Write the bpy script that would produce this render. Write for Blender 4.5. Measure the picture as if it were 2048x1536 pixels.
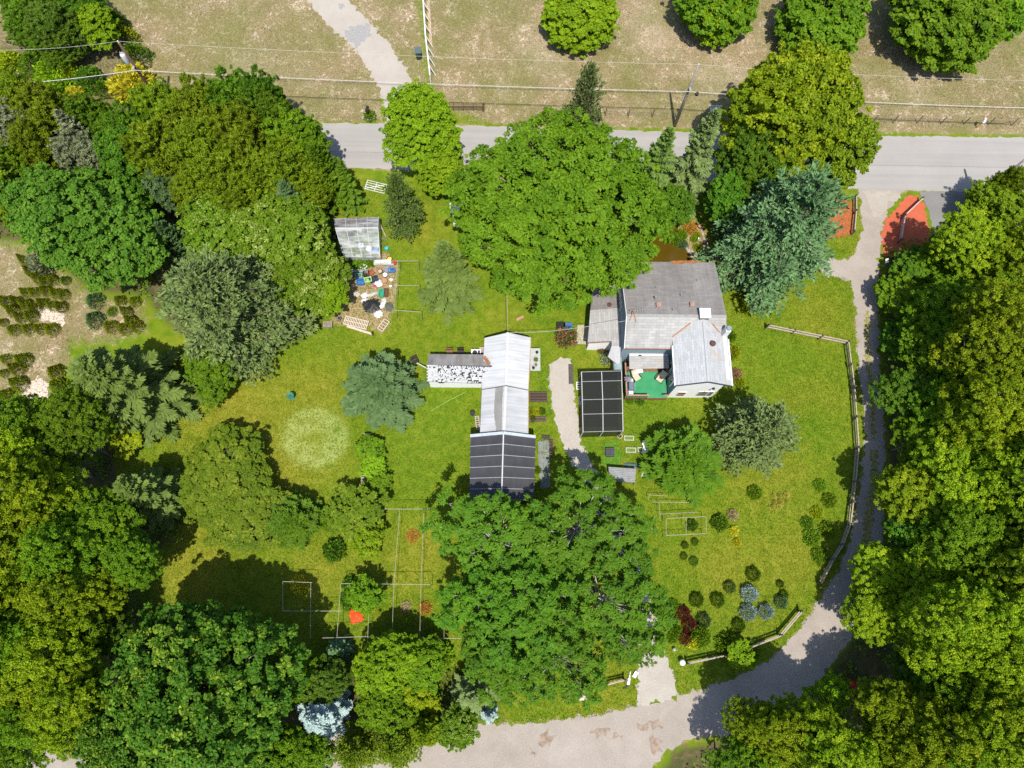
import bpy, math, random
import numpy as np
from mathutils import Matrix, Vector
from mathutils.geometry import tessellate_polygon
for o in list(bpy.data.objects): bpy.data.objects.remove(o)
scene = bpy.context.scene
C = scene.collection
R_ = math.radians
# ------------------------------------------------------------------ camera (a drone 60 m up, tilted 16 degrees off straight down)
F, H = 1421.0, 60.0                       # focal length in pixels of a 2048 px wide frame, flying height in metres
_n = np.array([39.0, 417.0, F]); _n /= np.linalg.norm(_n)
_x = np.array([1.0, 0, 0]) - _n * _n[0]; _x /= np.linalg.norm(_x)
ROT = np.array([_x, np.cross(_n, _x), _n])     # camera axes to world axes
cam_d = bpy.data.cameras.new('camera'); cam = bpy.data.objects.new('camera', cam_d); C.objects.link(cam)
cam_d.sensor_fit = 'HORIZONTAL'; cam_d.sensor_width = 36.0; cam_d.lens = 36.0 * F / 2048.0
cam_d.clip_start = 0.5; cam_d.clip_end = 2000.0
m4 = Matrix.Identity(4)
for i in range(3):
    for j in range(3): m4[i][j] = ROT[i][j]
m4[2][3] = H
cam.matrix_world = m4
scene.camera = cam
# ------------------------------------------------------------------ sky and sun: late spring noon, sun to the south (towards the bottom of the frame)
SUN_EL, SUN_STR, SKY_STR = 66.0, 4.6, 0.14
world = bpy.data.worlds.new('World'); scene.world = world; world.use_nodes = True
wt = world.node_tree
sky = wt.nodes.new('ShaderNodeTexSky'); sky.sky_type = 'NISHITA'; sky.sun_disc = False
sky.sun_elevation = R_(SUN_EL); sky.sun_rotation = R_(180)
bg = wt.nodes['Background']; bg.inputs['Strength'].default_value = SKY_STR
wt.links.new(sky.outputs['Color'], bg.inputs['Color'])
sd = bpy.data.lights.new('sun', 'SUN'); sd.energy = SUN_STR; sd.angle = R_(0.53); sd.color = (1.0, 0.94, 0.83)
so = bpy.data.objects.new('sun', sd); C.objects.link(so); so.location = (0, -40, 80)
so.rotation_euler = (R_(90 - SUN_EL), 0, R_(3))
# ------------------------------------------------------------------ exposure
scene.view_settings.view_transform = 'Standard'; scene.view_settings.look = 'None'
scene.view_settings.exposure = 0.45; scene.view_settings.gamma = 1.0; scene.view_settings.use_curve_mapping = False
scene.render.engine = 'CYCLES'
cy = scene.cycles
cy.max_bounces = 6; cy.diffuse_bounces = 4; cy.glossy_bounces = 2; cy.transmission_bounces = 4; cy.transparent_max_bounces = 8
cy.caustics_reflective = False; cy.caustics_refractive = False
cy.use_denoising = False
cy.use_adaptive_sampling = False
# ------------------------------------------------------------------ places: a point of the photograph to a point of the ground (or of height z)
def G(u, v, z=0.0):
    d = ROT @ np.array([u - 1024.0, 768.0 - v, -F]); t = (H - z) / -d[2]
    return (float(d[0] * t), float(d[1] * t))
def G3(u, v, z=0.0): x, y = G(u, v, z); return (x, y, z)
def mpp(u, v, z=0.0):                      # metres per pixel there
    x, y = G(u, v, z); c = ROT.T @ np.array([x, y, z - H]); return float(-c[2] / F)
# ------------------------------------------------------------------ materials
MATS = {}
def lerp(a, b, t): return tuple(a[i] + (b[i] - a[i]) * t for i in range(3))
def rgba(c): return (c[0], c[1], c[2], 1.0)
class NT:
    def __init__(s, name):
        s.m = bpy.data.materials.new(name); s.m.use_nodes = True; s.t = s.m.node_tree
        s.p = s.t.nodes['Principled BSDF']; s.out = s.t.nodes['Material Output']
        MATS[name] = s.m
    def n(s, t, **k):
        nd = s.t.nodes.new(t)
        for a, b in k.items(): setattr(nd, a, b)
        return nd
    def l(s, a, b): s.t.links.new(a, b)
    def pos(s, scale=(1, 1, 1), rot=(0, 0, 0)):
        g = s.n('ShaderNodeNewGeometry'); mp = s.n('ShaderNodeMapping')
        mp.inputs['Scale'].default_value = scale; mp.inputs['Rotation'].default_value = rot
        s.l(g.outputs['Position'], mp.inputs['Vector']); return mp.outputs['Vector']
    def noise(s, vec, scale, detail=4, rough=.55, dist=0.0):
        nz = s.n('ShaderNodeTexNoise'); nz.inputs['Scale'].default_value = scale; nz.inputs['Detail'].default_value = detail
        nz.inputs['Roughness'].default_value = rough; nz.inputs['Distortion'].default_value = dist
        s.l(vec, nz.inputs['Vector']); return nz.outputs['Fac']
    def ramp(s, fac, stops):
        r = s.n('ShaderNodeValToRGB'); e = r.color_ramp.elements
        while len(e) < len(stops): e.new(0.5)
        for i, (p, c) in enumerate(stops):
            e[i].position = p; e[i].color = rgba(c) if len(c) == 3 else c
        s.l(fac, r.inputs['Fac']); return r.outputs['Color']
    def mix(s, fac, a, b, blend='MIX'):
        x = s.n('ShaderNodeMix', data_type='RGBA', blend_type=blend)
        for sock, v in ((x.inputs[0], fac), (x.inputs[6], a), (x.inputs[7], b)):
            if isinstance(v, (int, float)): sock.default_value = v
            elif isinstance(v, tuple): sock.default_value = rgba(v)
            else: s.l(v, sock)
        return x.outputs[2]
    def math(s, op, a, b=0.0):
        x = s.n('ShaderNodeMath', operation=op)
        for sock, v in ((x.inputs[0], a), (x.inputs[1], b)):
            if isinstance(v, (int, float)): sock.default_value = v
            else: s.l(v, sock)
        return x.outputs[0]
    def attr(s, name): a = s.n('ShaderNodeAttribute'); a.attribute_name = name; return a.outputs['Fac']
    def bump(s, h, strength=.4, dist=.05):
        b = s.n('ShaderNodeBump'); b.inputs['Strength'].default_value = strength; b.inputs['Distance'].default_value = dist
        s.l(h, b.inputs['Height']); s.l(b.outputs['Normal'], s.p.inputs['Normal'])
    def set(s, color=None, rough=.85, spec=.25, metal=0.0):
        if color is not None:
            if isinstance(color, tuple): s.p.inputs['Base Color'].default_value = rgba(color)
            else: s.l(color, s.p.inputs['Base Color'])
        s.p.inputs['Roughness'].default_value = rough; s.p.inputs['Metallic'].default_value = metal
        s.p.inputs['Specular IOR Level'].default_value = spec
        return s.m
def M(name, c, var=.25, scale=3.0, rough=.8, spec=.25, metal=0.0, c2=None, bump=0.0, stretch=(1, 1, 1)):
    if name in MATS: return MATS[name]
    t = NT(name); v = t.pos(stretch)
    f = t.noise(v, scale, 5, .6)
    lo = tuple(x * (1 - var) for x in c); hi = tuple(min(.95, x * (1 + var)) for x in (c2 or c))
    t.set(t.ramp(f, [(.3, lo), (.7, hi)]), rough, spec, metal)
    if bump: t.bump(t.noise(v, scale * 6, 3), bump, .02)
    return t.m
def roofmat(name, c, c2, axis='x', row=.17, width=.5, streak=.5):   # shingle courses seen from above; axis = the way the courses run
    t = NT(name); rot = (0, 0, 0) if axis == 'x' else (0, 0, math.pi / 2)
    v = t.pos((1, 1, 1), rot)
    b = t.n('ShaderNodeTexBrick'); b.inputs['Scale'].default_value = 1.0
    b.inputs['Brick Width'].default_value = width; b.inputs['Row Height'].default_value = row
    b.inputs['Mortar Size'].default_value = .012; b.inputs['Mortar Smooth'].default_value = .6; b.inputs['Bias'].default_value = 0
    b.inputs['Color1'].default_value = (.82, .82, .82, 1); b.inputs['Color2'].default_value = (1, 1, 1, 1); b.inputs['Mortar'].default_value = (.62, .61, .6, 1)
    t.l(v, b.inputs['Vector'])
    f = t.noise(t.pos((1.6, .22, .5) if axis == 'x' else (.22, 1.6, .5)), 1.0, 5, .65)
    g = t.noise(t.pos(), 9.0, 4, .7)
    base = t.mix(streak, t.ramp(g, [(.25, c), (.75, c2)]), t.ramp(f, [(.32, c), (.68, c2)]))
    t.set(t.mix(1.0, base, b.outputs['Color'], 'MULTIPLY'), .9, .2)
    t.bump(b.outputs['Fac'], -.5, .01)
    return t.m
def leafmat(name, c1, c2, trans=.3, c3=None):
    t = NT(name); v = t.attr('leaf_tone')
    oi = t.n('ShaderNodeObjectInfo')
    col = t.ramp(v, [(0.0, c1), (.62, lerp(c1, c2, .68)), (1.0, c3 or c2)])
    hs = t.n('ShaderNodeHueSaturation')
    t.l(col, hs.inputs['Color'])
    t.l(t.math('ADD', t.math('MULTIPLY', oi.outputs['Random'], .02), .486), hs.inputs['Hue'])
    t.l(t.math('ADD', t.math('MULTIPLY', oi.outputs['Random'], .3), .86), hs.inputs['Value'])
    t.set(hs.outputs['Color'], .6, .14)
    tr = t.n('ShaderNodeBsdfTranslucent'); t.l(hs.outputs['Color'], tr.inputs['Color'])
    ms = t.n('ShaderNodeMixShader'); ms.inputs[0].default_value = trans
    t.l(t.p.outputs[0], ms.inputs[1]); t.l(tr.outputs[0], ms.inputs[2]); t.l(ms.outputs[0], t.out.inputs['Surface'])
    return t.m
# ------------------------------------------------------------------ objects
ORG = {}
def props(o, label=None, cat=None, group=None, kind=None):
    for k, v in (('label', label), ('category', cat), ('group', group), ('kind', kind)):
        if v: o[k] = v
    return o
def thing(name, label, cat, loc=(0, 0, 0), group=None):
    o = bpy.data.objects.new(name, None); o.empty_display_size = .3
    C.objects.link(o); o.location = loc; ORG[o] = Vector(loc)
    return props(o, label, cat, group)
def link(name, me, mat, parent=None, loc=(0, 0, 0)):
    o = bpy.data.objects.new(name, me); C.objects.link(o)
    if parent is not None: o.parent = parent; ORG[o] = ORG.get(parent, Vector((0, 0, 0)))
    else: o.location = loc; ORG[o] = Vector(loc)
    if mat is not None and not me.materials: me.materials.append(mat)
    return o
class MB:
    def __init__(s, xf=None): s.v = []; s.f = []; s.xf = xf
    def add(s, vs, fs):
        k = len(s.v)
        for p in vs:
            p = Vector(p)
            s.v.append(tuple(s.xf @ p) if s.xf is not None else tuple(p))
        s.f += [tuple(i + k for i in f) for f in fs]; return s
    def box(s, x0, x1, y0, y1, z0, z1):
        return s.add([(x0, y0, z0), (x1, y0, z0), (x1, y1, z0), (x0, y1, z0), (x0, y0, z1), (x1, y0, z1), (x1, y1, z1), (x0, y1, z1)],
                     [(3, 2, 1, 0), (4, 5, 6, 7), (0, 1, 5, 4), (1, 2, 6, 5), (2, 3, 7, 6), (3, 0, 4, 7)])
    def cbox(s, c, d): return s.box(c[0] - d[0] / 2, c[0] + d[0] / 2, c[1] - d[1] / 2, c[1] + d[1] / 2, c[2] - d[2] / 2, c[2] + d[2] / 2)
    def slab(s, pts, t=.1):               # a plate: pts counter-clockwise seen from above, t thick downwards
        n = len(pts); lo = [(p[0], p[1], p[2] - t) for p in pts]
        return s.add(list(pts) + lo, [tuple(range(n)), tuple(range(2 * n - 1, n - 1, -1))] + [(i, i + n, (i + 1) % n + n, (i + 1) % n) for i in range(n)])
    def prism(s, poly, z0, z1):
        n = len(poly)
        return s.add([(p[0], p[1], z0) for p in poly] + [(p[0], p[1], z1) for p in poly],
                     [tuple(range(n - 1, -1, -1)), tuple(range(n, 2 * n))] + [(i, (i + 1) % n, (i + 1) % n + n, i + n) for i in range(n)])
    def bar(s, a, b, w, h=None):          # square bar from a to b
        a, b = Vector(a), Vector(b); d = (b - a); L = d.length; d.normalize(); h = h or w
        up = Vector((0, 0, 1)) if abs(d.z) < .95 else Vector((1, 0, 0))
        x = d.cross(up).normalized(); y = x.cross(d).normalized()
        pts = [p + x * sx * w / 2 + y * sy * h / 2 for p in (a, b) for sx, sy in ((-1, -1), (1, -1), (1, 1), (-1, 1))]
        return s.add(pts, [(3, 2, 1, 0), (4, 5, 6, 7), (0, 1, 5, 4), (1, 2, 6, 5), (2, 3, 7, 6), (3, 0, 4, 7)])
    def tube(s, pts, r, seg=6, r2=None):
        pts = [Vector(p) for p in pts]; n = len(pts); vs = []; fs = []
        for i, p in enumerate(pts):
            d = (pts[min(i + 1, n - 1)] - pts[max(i - 1, 0)]).normalized()
            up = Vector((0, 0, 1)) if abs(d.z) < .9 else Vector((1, 0, 0))
            x = d.cross(up).normalized(); y = x.cross(d); rr = r if r2 is None else r + (r2 - r) * i / (n - 1)
            vs += [p + (x * math.cos(2 * math.pi * k / seg) + y * math.sin(2 * math.pi * k / seg)) * rr for k in range(seg)]
        for i in range(n - 1):
            fs += [(i * seg + k, i * seg + (k + 1) % seg, (i + 1) * seg + (k + 1) % seg, (i + 1) * seg + k) for k in range(seg)]
        fs += [tuple(range(seg - 1, -1, -1)), tuple((n - 1) * seg + k for k in range(seg))]
        return s.add(vs, fs)
    def lathe(s, c, prof, seg=12):         # prof: (radius, z) from bottom to top
        vs = []; fs = []
        for r, z in prof: vs += [(c[0] + r * math.cos(2 * math.pi * k / seg), c[1] + r * math.sin(2 * math.pi * k / seg), c[2] + z) for k in range(seg)]
        for i in range(len(prof) - 1): fs += [(i * seg + k, i * seg + (k + 1) % seg, (i + 1) * seg + (k + 1) % seg, (i + 1) * seg + k) for k in range(seg)]
        fs += [tuple(range(seg - 1, -1, -1)), tuple((len(prof) - 1) * seg + k for k in range(seg))]
        return s.add(vs, fs)
    def mesh(s, name, org=(0, 0, 0), smooth=False):
        me = bpy.data.meshes.new(name)
        me.from_pydata([(p[0] - org[0], p[1] - org[1], p[2] - org[2]) for p in s.v], [], s.f)
        if smooth: me.polygons.foreach_set('use_smooth', [True] * len(me.polygons))
        me.update(); return me
    def build(s, name, mat, parent=None, smooth=False, loc=None):
        if parent is not None: return link(name, s.mesh(name, ORG.get(parent, Vector((0, 0, 0))), smooth), mat, parent)
        if loc is None:
            a = np.array(s.v); loc = (float(a[:, 0].mean()), float(a[:, 1].mean()), float(a[:, 2].min()))
        return link(name, s.mesh(name, loc, smooth), mat, None, loc)
def TR(x, y, z=0.0, rz=0.0, rx=0.0, ry=0.0):
    return Matrix.Translation((x, y, z)) @ Matrix.Rotation(R_(rz), 4, 'Z') @ Matrix.Rotation(R_(ry), 4, 'Y') @ Matrix.Rotation(R_(rx), 4, 'X')
def solo(name, mb, mat, label, cat, group=None, smooth=False):
    o = mb.build(name, mat, None, smooth); return props(o, label, cat, group)
# ================================================================== the setting: ground, road, lanes, water
def PX(pts, z=0.0): return np.array([G(u, v, z) for u, v in pts])
def inside(poly, P):
    x, y = P[:, 0], P[:, 1]; r = np.zeros(len(P), bool); n = len(poly)
    for i in range(n):
        x0, y0 = poly[i]; x1, y1 = poly[(i + 1) % n]
        c = (y0 > y) != (y1 > y)
        with np.errstate(divide='ignore', invalid='ignore'): xi = (x1 - x0) * (y - y0) / (y1 - y0) + x0
        r ^= c & (x < xi)
    return r
def edge_dist(poly, P, closed=True):
    d = np.full(len(P), 1e9); n = len(poly)
    for i in range(n if closed else n - 1):
        a = poly[i]; b = poly[(i + 1) % n]; ab = b - a; L = max(1e-9, float(ab @ ab))
        t = np.clip(((P - a) @ ab) / L, 0, 1); q = P - (a + t[:, None] * ab)
        d = np.minimum(d, np.hypot(q[:, 0], q[:, 1]))
    return d
def sdist(poly, P): d = edge_dist(poly, P); return np.where(inside(poly, P), -d, d)
def mask(poly, P, soft): return np.clip(.5 - sdist(poly, P) / (2 * soft), 0, 1)
def ragged(poly, step=.35, amp=.12, seed=0):
    rng = np.random.default_rng(seed); out = []; n = len(poly)
    for i in range(n):
        a, b = poly[i], poly[(i + 1) % n]; L = np.hypot(*(b - a)); k = max(1, int(L / step)) if L < 60 else 1
        nrm = np.array([b[1] - a[1], a[0] - b[0]]) / max(L, 1e-6)
        for j in range(k):
            p = a + (b - a) * j / k
            out.append(p + nrm * rng.normal() * amp + rng.normal(size=2) * amp * .2)
    return np.array(out)
def sheet(name, poly, z, mat, parent=None, amp=.12, step=.35, seed=0):
    pts = ragged(poly, step, amp, seed)
    tris = tessellate_polygon([[Vector((p[0], p[1], 0)) for p in pts]])
    me = bpy.data.meshes.new(name)
    fs = []
    for t in tris:
        a, b, c = [pts[i] for i in t]
        fs.append(tuple(t) if (b[0] - a[0]) * (c[1] - a[1]) - (b[1] - a[1]) * (c[0] - a[0]) > 0 else tuple(reversed(t)))
    me.from_pydata([(p[0], p[1], z) for p in pts], [], fs); me.update()
    return link(name, me, mat, parent)
road_p = np.vstack([[(-180, 44.4)], PX([(640, 247), (760, 247), (960, 252), (1260, 261), (1440, 266), (1750, 272), (2048, 275)]), [(180, 43.2), (180, 36.4)],
                    PX([(2048, 388), (1720, 378), (1440, 366), (1000, 348), (725, 336)]), [(-180, 39.9)]])
upper_p = PX([(590, -40), (612, 0), (652, 47), (687, 75), (720, 112), (742, 147), (764, 190), (768, 250), (866, 250), (864, 238), (850, 225), (837, 195), (825, 165), (807, 130), (777, 85), (737, 42), (697, 0), (670, -40)])
lane_p = PX([(1716, 375), (1721, 416), (1722, 459), (1711, 506), (1696, 518), (1640, 514), (1645, 548), (1703, 561), (1708, 609), (1711, 659), (1717, 716), (1721, 768), (1728, 828), (1728, 893), (1721, 963),
             (1711, 1018), (1698, 1088), (1671, 1150), (1640, 1195), (1621, 1232), (1586, 1270), (1548, 1312), (1521, 1332), (1474, 1352), (1424, 1372), (1356, 1390), (1274, 1412), (1194, 1432),
             (1099, 1442), (1024, 1447), (850, 1448), (600, 1462), (200, 1478), (-300, 1460), (-300, 1640), (300, 1600), (990, 1600), (1270, 1600), (1320, 1510), (1365, 1480), (1480, 1468), (1570, 1430), (1640, 1350),
             (1700, 1280), (1742, 1190), (1762, 1100), (1772, 1000), (1770, 900), (1766, 800), (1759, 730), (1756, 640), (1758, 560), (1763, 480), (1768, 440), (1776, 420), (1790, 395), (1812, 380), (1790, 372)])
mulch_p = PX([(1819, 390), (1838, 396), (1849, 415), (1855, 441), (1861, 464), (1866, 500), (1850, 520), (1800, 520), (1768, 512), (1763, 483), (1766, 449), (1783, 426), (1800, 403)])
apron_p = PX([(1838, 383), (1930, 385), (1927, 450), (1927, 520), (1880, 520), (1868, 470), (1860, 430), (1850, 405)])
path_p = PX([(1121, 714), (1141, 719), (1146, 768), (1154, 828), (1164, 890), (1184, 928), (1198, 955), (1225, 1010), (1255, 1080), (1282, 1140), (1302, 1192), (1306, 1225), (1314, 1259), (1336, 1322), (1349, 1359), (1356, 1392),
             (1275, 1413), (1276, 1327), (1292, 1292), (1280, 1240), (1269, 1197), (1245, 1140), (1215, 1080), (1190, 1010), (1169, 950), (1146, 933), (1129, 900), (1109, 838), (1099, 768), (1099, 729)])
pond_p = PX([(1340, 448), (1358, 453), (1355, 469), (1357, 483), (1366, 492), (1374, 497), (1380, 508), (1384, 517), (1384, 560), (1262, 560), (1270, 520), (1290, 490), (1316, 474), (1328, 455)])
bank_p = PX([(1358, 440), (1400, 440), (1416, 465), (1418, 520), (1410, 540), (1380, 540), (1384, 517), (1374, 497), (1357, 483), (1355, 466)])
field_p = np.vstack([[(-190, 44.6), (190, 43.7), (190, 200), (-190, 200)]])
nurs_p = PX([(-200, 470), (20, 480), (110, 510), (190, 590), (290, 600), (300, 665), (215, 690), (150, 690), (130, 760), (90, 800), (-200, 800)])
junk_p = PX([(690, 515), (775, 505), (795, 530), (790, 600), (778, 640), (770, 665), (730, 650), (660, 650), (680, 560)])
woodR_p = np.vstack([PX([(1775, 500), (1800, 480), (1930, 440), (1960, 385), (2100, 385)]), [(140, 36), (140, -60), (20, -60)], PX([(1300, 1580), (1350, 1500), (1490, 1470), (1580, 1430), (1650, 1350), (1710, 1280), (1752, 1190), (1775, 1090), (1782, 1000), (1775, 780), (1770, 600)])])
woodL_p = np.vstack([[(-140, 37)], PX([(0, 330), (620, 335), (650, 400), (690, 520), (640, 650), (480, 740), (330, 640), (290, 590), (180, 580), (60, 480), (-300, 470)])])
woodLL_p = np.vstack([[(-140, 18)], PX([(-300, 810), (60, 800), (210, 860), (240, 960), (380, 950), (360, 1060), (270, 1150), (270, 1200), (430, 1230), (620, 1330), (860, 1300), (960, 1380), (1000, 1440), (700, 1455), (200, 1470), (-300, 1450)])])
strip_p = PX([(-300, 60), (60, 60), (250, 40), (320, 210), (640, 250), (-300, 250)])
ring_p = PX([(630 + 66 * math.cos(a), 876 + 60 * math.sin(a)) for a in np.linspace(0, 2 * math.pi, 24, endpoint=False)])
def axis(lo, hi, step, far): return np.concatenate([[-far, -far * .55, lo - 25], np.arange(lo, hi, step), [hi + 25, far * .55, far]])
gx = axis(-62, 68, .5, 420); gy = axis(-26, 74, .5, 420)
XX, YY = np.meshgrid(gx, gy); GP = np.stack([XX.ravel(), YY.ravel()], 1)
me = bpy.data.meshes.new('ground'); nx, ny = len(gx), len(gy)
ii = (np.arange(ny - 1)[:, None] * nx + np.arange(nx - 1)[None, :]).ravel()
quads = np.stack([ii, ii + 1, ii + nx + 1, ii + nx], 1)
me.vertices.add(len(GP)); me.vertices.foreach_set('co', np.column_stack([GP, np.zeros(len(GP))]).ravel())
me.loops.add(quads.size); me.loops.foreach_set('vertex_index', quads.ravel().astype(np.int32))
me.polygons.add(len(quads)); me.polygons.foreach_set('loop_start', (np.arange(len(quads)) * 4).astype(np.int32)); me.polygons.foreach_set('loop_total', np.full(len(quads), 4, np.int32))
me.update(calc_edges=True)
def gattr(name, vals): a = me.attributes.new(name, 'FLOAT', 'POINT'); a.data.foreach_set('value', vals.astype(np.float32))
dry = np.maximum(mask(field_p, GP, .5), .75 * mask(nurs_p, GP, 1.5))
lawn_top = PX([(820, -30), (862, -30), (880, 200), (960, 225), (1010, 260), (700, 262), (840, 205)])
dry = dry * (1 - .6 * mask(lawn_top, GP, 1.0)) * (1 - .75 * mask(PX([(-300, 90), (60, 90), (140, 140), (-300, 170)]), GP, 1.5)) * (1 - .35 * mask(PX([(200, 40), (640, 60), (760, 240), (300, 260)]), GP, 6))
soil = np.maximum.reduce([mask(junk_p, GP, .8), .8 * mask(bank_p, GP, .6), .45 * np.exp(-(np.abs(sdist(lane_p, GP)) / .5) ** 2), .5 * np.exp(-(np.abs(sdist(upper_p, GP)) / .35) ** 2), .5 * np.exp(-(np.abs(sdist(road_p, GP)) / .4) ** 2), .35 * np.exp(-(np.abs(sdist(path_p, GP)) / .3) ** 2)])
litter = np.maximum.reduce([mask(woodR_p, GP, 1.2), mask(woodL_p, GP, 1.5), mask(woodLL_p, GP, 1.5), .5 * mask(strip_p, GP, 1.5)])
rd = np.hypot(GP[:, 0] - ring_p[:, 0].mean(), GP[:, 1] - ring_p[:, 1].mean())
pale = mask(ring_p, GP, .35) * (1 - .75 * np.exp(-(rd / 1.1) ** 2))
PATCH = [(470, 830, 110, 1.0), (560, 960, 80, .8), (640, 780, 70, .7), (380, 1130, 90, .9), (640, 1150, 70, .6), (820, 1130, 60, .6), (1540, 960, 70, .6), (1580, 1120, 60, .7), (1450, 1140, 60, .8), (1590, 800, 50, .5), (840, 460, 50, .6), (690, 400, 40, .8), (880, 1060, 40, .8), (1000, 650, 60, .4), (1640, 640, 60, .5), (1190, 1390, 60, .6),
         (1500, 700, 60, -.8), (1600, 720, 50, -.6), (1300, 860, 60, -.9), (1180, 900, 40, -.9), (830, 900, 90, -.6), (870, 800, 60, -.7), (1640, 860, 50, -.7), (1420, 1290, 70, -.9), (600, 660, 60, -.6), (930, 620, 50, -.7), (1100, 780, 40, -.8),
         (430, 60, 70, -.8), (580, 40, 40, -.6), (640, 110, 40, -.7), (900, 100, 30, -.9), (1010, 150, 60, -.6), (950, 40, 40, -.5), (1240, 160, 50, -.4), (1760, 150, 60, -.5), (2030, 100, 50, -.9), (560, 190, 50, -.5), (330, 120, 40, -.7), (500, 130, 50, .7), (600, 160, 40, .6), (1080, 110, 60, .9), (1300, 60, 60, .9), (1440, 150, 50, 1.0), (1560, 180, 30, .8), (1820, 170, 50, .9), (1960, 130, 40, .6), (1010, 175, 30, .8), (1480, 60, 40, .5), (420, 20, 40, .4)]
def patchval(P):
    out = np.zeros(len(P))
    for u, v_, r, k in PATCH: x, y = G(u, v_); R = r * mpp(u, v_); out += k * np.exp(-((P[:, 0] - x) ** 2 + (P[:, 1] - y) ** 2) / R ** 2)
    return .5 + .5 * np.clip(out, -1, 1)
gattr('patch', patchval(GP)); gattr('dry', dry); gattr('soil', soil); gattr('litter', litter); gattr('pale', pale)
t = NT('ground'); v = t.pos()
n1 = t.noise(v, .16, 4, .6); n2 = t.noise(v, 1.3, 5, .65); n3 = t.noise(v, 7.0, 4, .7); n4 = t.noise(v, .5, 6, .7, .6)
lawn = t.mix(.5, t.ramp(n1, [(.36, (0.091, 0.169, 0.008)), (.5, (0.130, 0.192, 0.010)), (.64, (0.189, 0.208, 0.018))]), t.ramp(n2, [(.32, (0.052, 0.111, 0.004)), (.5, (0.127, 0.189, 0.009)), (.7, (0.227, 0.234, 0.029))]))
lawn = t.mix(t.ramp(t.attr('patch'), [(.52, (0, 0, 0)), (1, (.7, .7, .7))]), lawn, t.ramp(n2, [(.35, (.18, .17, .012)), (.65, (.29, .25, .035))]))
lawn = t.mix(t.ramp(t.attr('patch'), [(0, (.7, .7, .7)), (.48, (0, 0, 0))]), lawn, t.ramp(n2, [(.35, (.06, .135, .006)), (.65, (.13, .23, .012))]))
lawn = t.mix(t.math('MULTIPLY', t.attr('pale'), t.ramp(n2, [(.3, (.1, .1, .1)), (.6, (.85, .85, .85))])), lawn, (.28, .34, .11))
fld = t.mix(.55, t.ramp(n4, [(.3, (.12, .12, .03)), (.44, (.19, .155, .065)), (.58, (.28, .21, .12)), (.74, (.42, .33, .23))]), t.ramp(n3, [(.3, (.12, .1, .04)), (.52, (.25, .19, .105)), (.7, (.5, .41, .3))]))
pale = t.noise(v, 2.6, 5, .75, 1.2)
fld = t.mix(t.ramp(t.math('MULTIPLY', pale, t.math('ADD', n4, .5)), [(.56, (0, 0, 0)), (.66, (1, 1, 1))]), fld, (.56, .47, .37))
fld = t.mix(t.ramp(t.attr('patch'), [(.5, (0, 0, 0)), (1, (.6, .6, .6))]), fld, t.ramp(n3, [(.3, (.3, .22, .15)), (.6, (.56, .45, .36))]))
fld = t.mix(t.ramp(t.attr('patch'), [(0, (.75, .75, .75)), (.5, (0, 0, 0))]), fld, t.ramp(n3, [(.3, (.09, .1, .02)), (.6, (.22, .2, .07))]))
fld = t.mix(t.ramp(n1, [(.4, (0, 0, 0)), (.58, (.85, .85, .85))]), fld, t.mix(.55, fld, (.12, .145, .025)))
brk = t.math('MULTIPLY', t.math('SUBTRACT', n2, .5), 1.1)
def soft(a): return t.ramp(t.math('ADD', t.attr(a), t.math('MULTIPLY', brk, .8)), [(.36, (0, 0, 0)), (.62, (1, 1, 1))])
col = t.mix(soft('dry'), lawn, fld)
col = t.mix(soft('soil'), col, t.ramp(n3, [(.3, (.24, .15, .09)), (.7, (.44, .31, .21))]))
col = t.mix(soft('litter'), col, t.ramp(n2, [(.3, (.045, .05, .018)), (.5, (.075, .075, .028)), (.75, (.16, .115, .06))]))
t.set(col, .95, .1); t.bump(t.math('ADD', n3, n2), .7, .08)
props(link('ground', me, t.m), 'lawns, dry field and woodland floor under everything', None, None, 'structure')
# ---- road, lanes, paths
t = NT('asphalt'); v = t.pos()
f = t.noise(v, .35, 5, .6); g = t.noise(v, 26, 3, .7); st = t.noise(t.pos((.03, 1.6, 1)), 1.2, 4, .6)
c = t.mix(.5, t.ramp(f, [(.3, (.255, .24, .23)), (.7, (.315, .3, .285))]), t.ramp(st, [(.3, (.24, .228, .22)), (.7, (.335, .318, .3))]))
t.set(t.mix(.16, c, t.ramp(g, [(.3, (.1, .1, .1)), (.7, (.6, .58, .55))])), .92, .2)
props(sheet('road', road_p, .02, t.m, amp=.05, seed=1), 'pale grey asphalt road crossing behind the trees', None, None, 'structure')
seam = MB(); rng = np.random.default_rng(5)
for u0, u1, vv in ((640, 1000, 303), (1730, 2080, 330)):
    pts = [G(u, vv + (u - u0) * .018 + rng.normal() * .25) for u in np.linspace(u0, u1, 30)]
    for a, b in zip(pts, pts[1:]): seam.add([(a[0], a[1] - .02, .024), (b[0], b[1] - .02, .024), (b[0], b[1] + .02, .024), (a[0], a[1] + .02, .024)], [(0, 1, 2, 3)])
seam.build('paving_seam', M('seam', (.19, .18, .175)), bpy.data.objects['road'])
def gravel(name, a, b, c, sc=.9, rk=.35):
    t = NT(name); v = t.pos(); f = t.noise(v, sc, 6, .65, .4); g = t.noise(v, 14, 3, .8); h = t.noise(v, .22, 3, .5)
    col = t.mix(.35, t.ramp(f, [(.3, a), (.52, b), (.75, c)]), t.ramp(h, [(.35, a), (.65, c)]))
    t.set(t.mix(rk, col, t.ramp(g, [(.3, tuple(x * .45 for x in a)), (.52, b), (.7, tuple(min(.8, x * 1.35) for x in c))])), .95, .1)
    t.bump(g, .6, .03); return t.m
props(sheet('gravel_drive', upper_p, .008, gravel('pale_gravel', (.32, .285, .245), (.375, .34, .3), (.41, .38, .34), .7, .25), amp=.13, step=.22, seed=2), 'pale gravel drive curving up through the dry field', None, None, 'structure')
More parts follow.
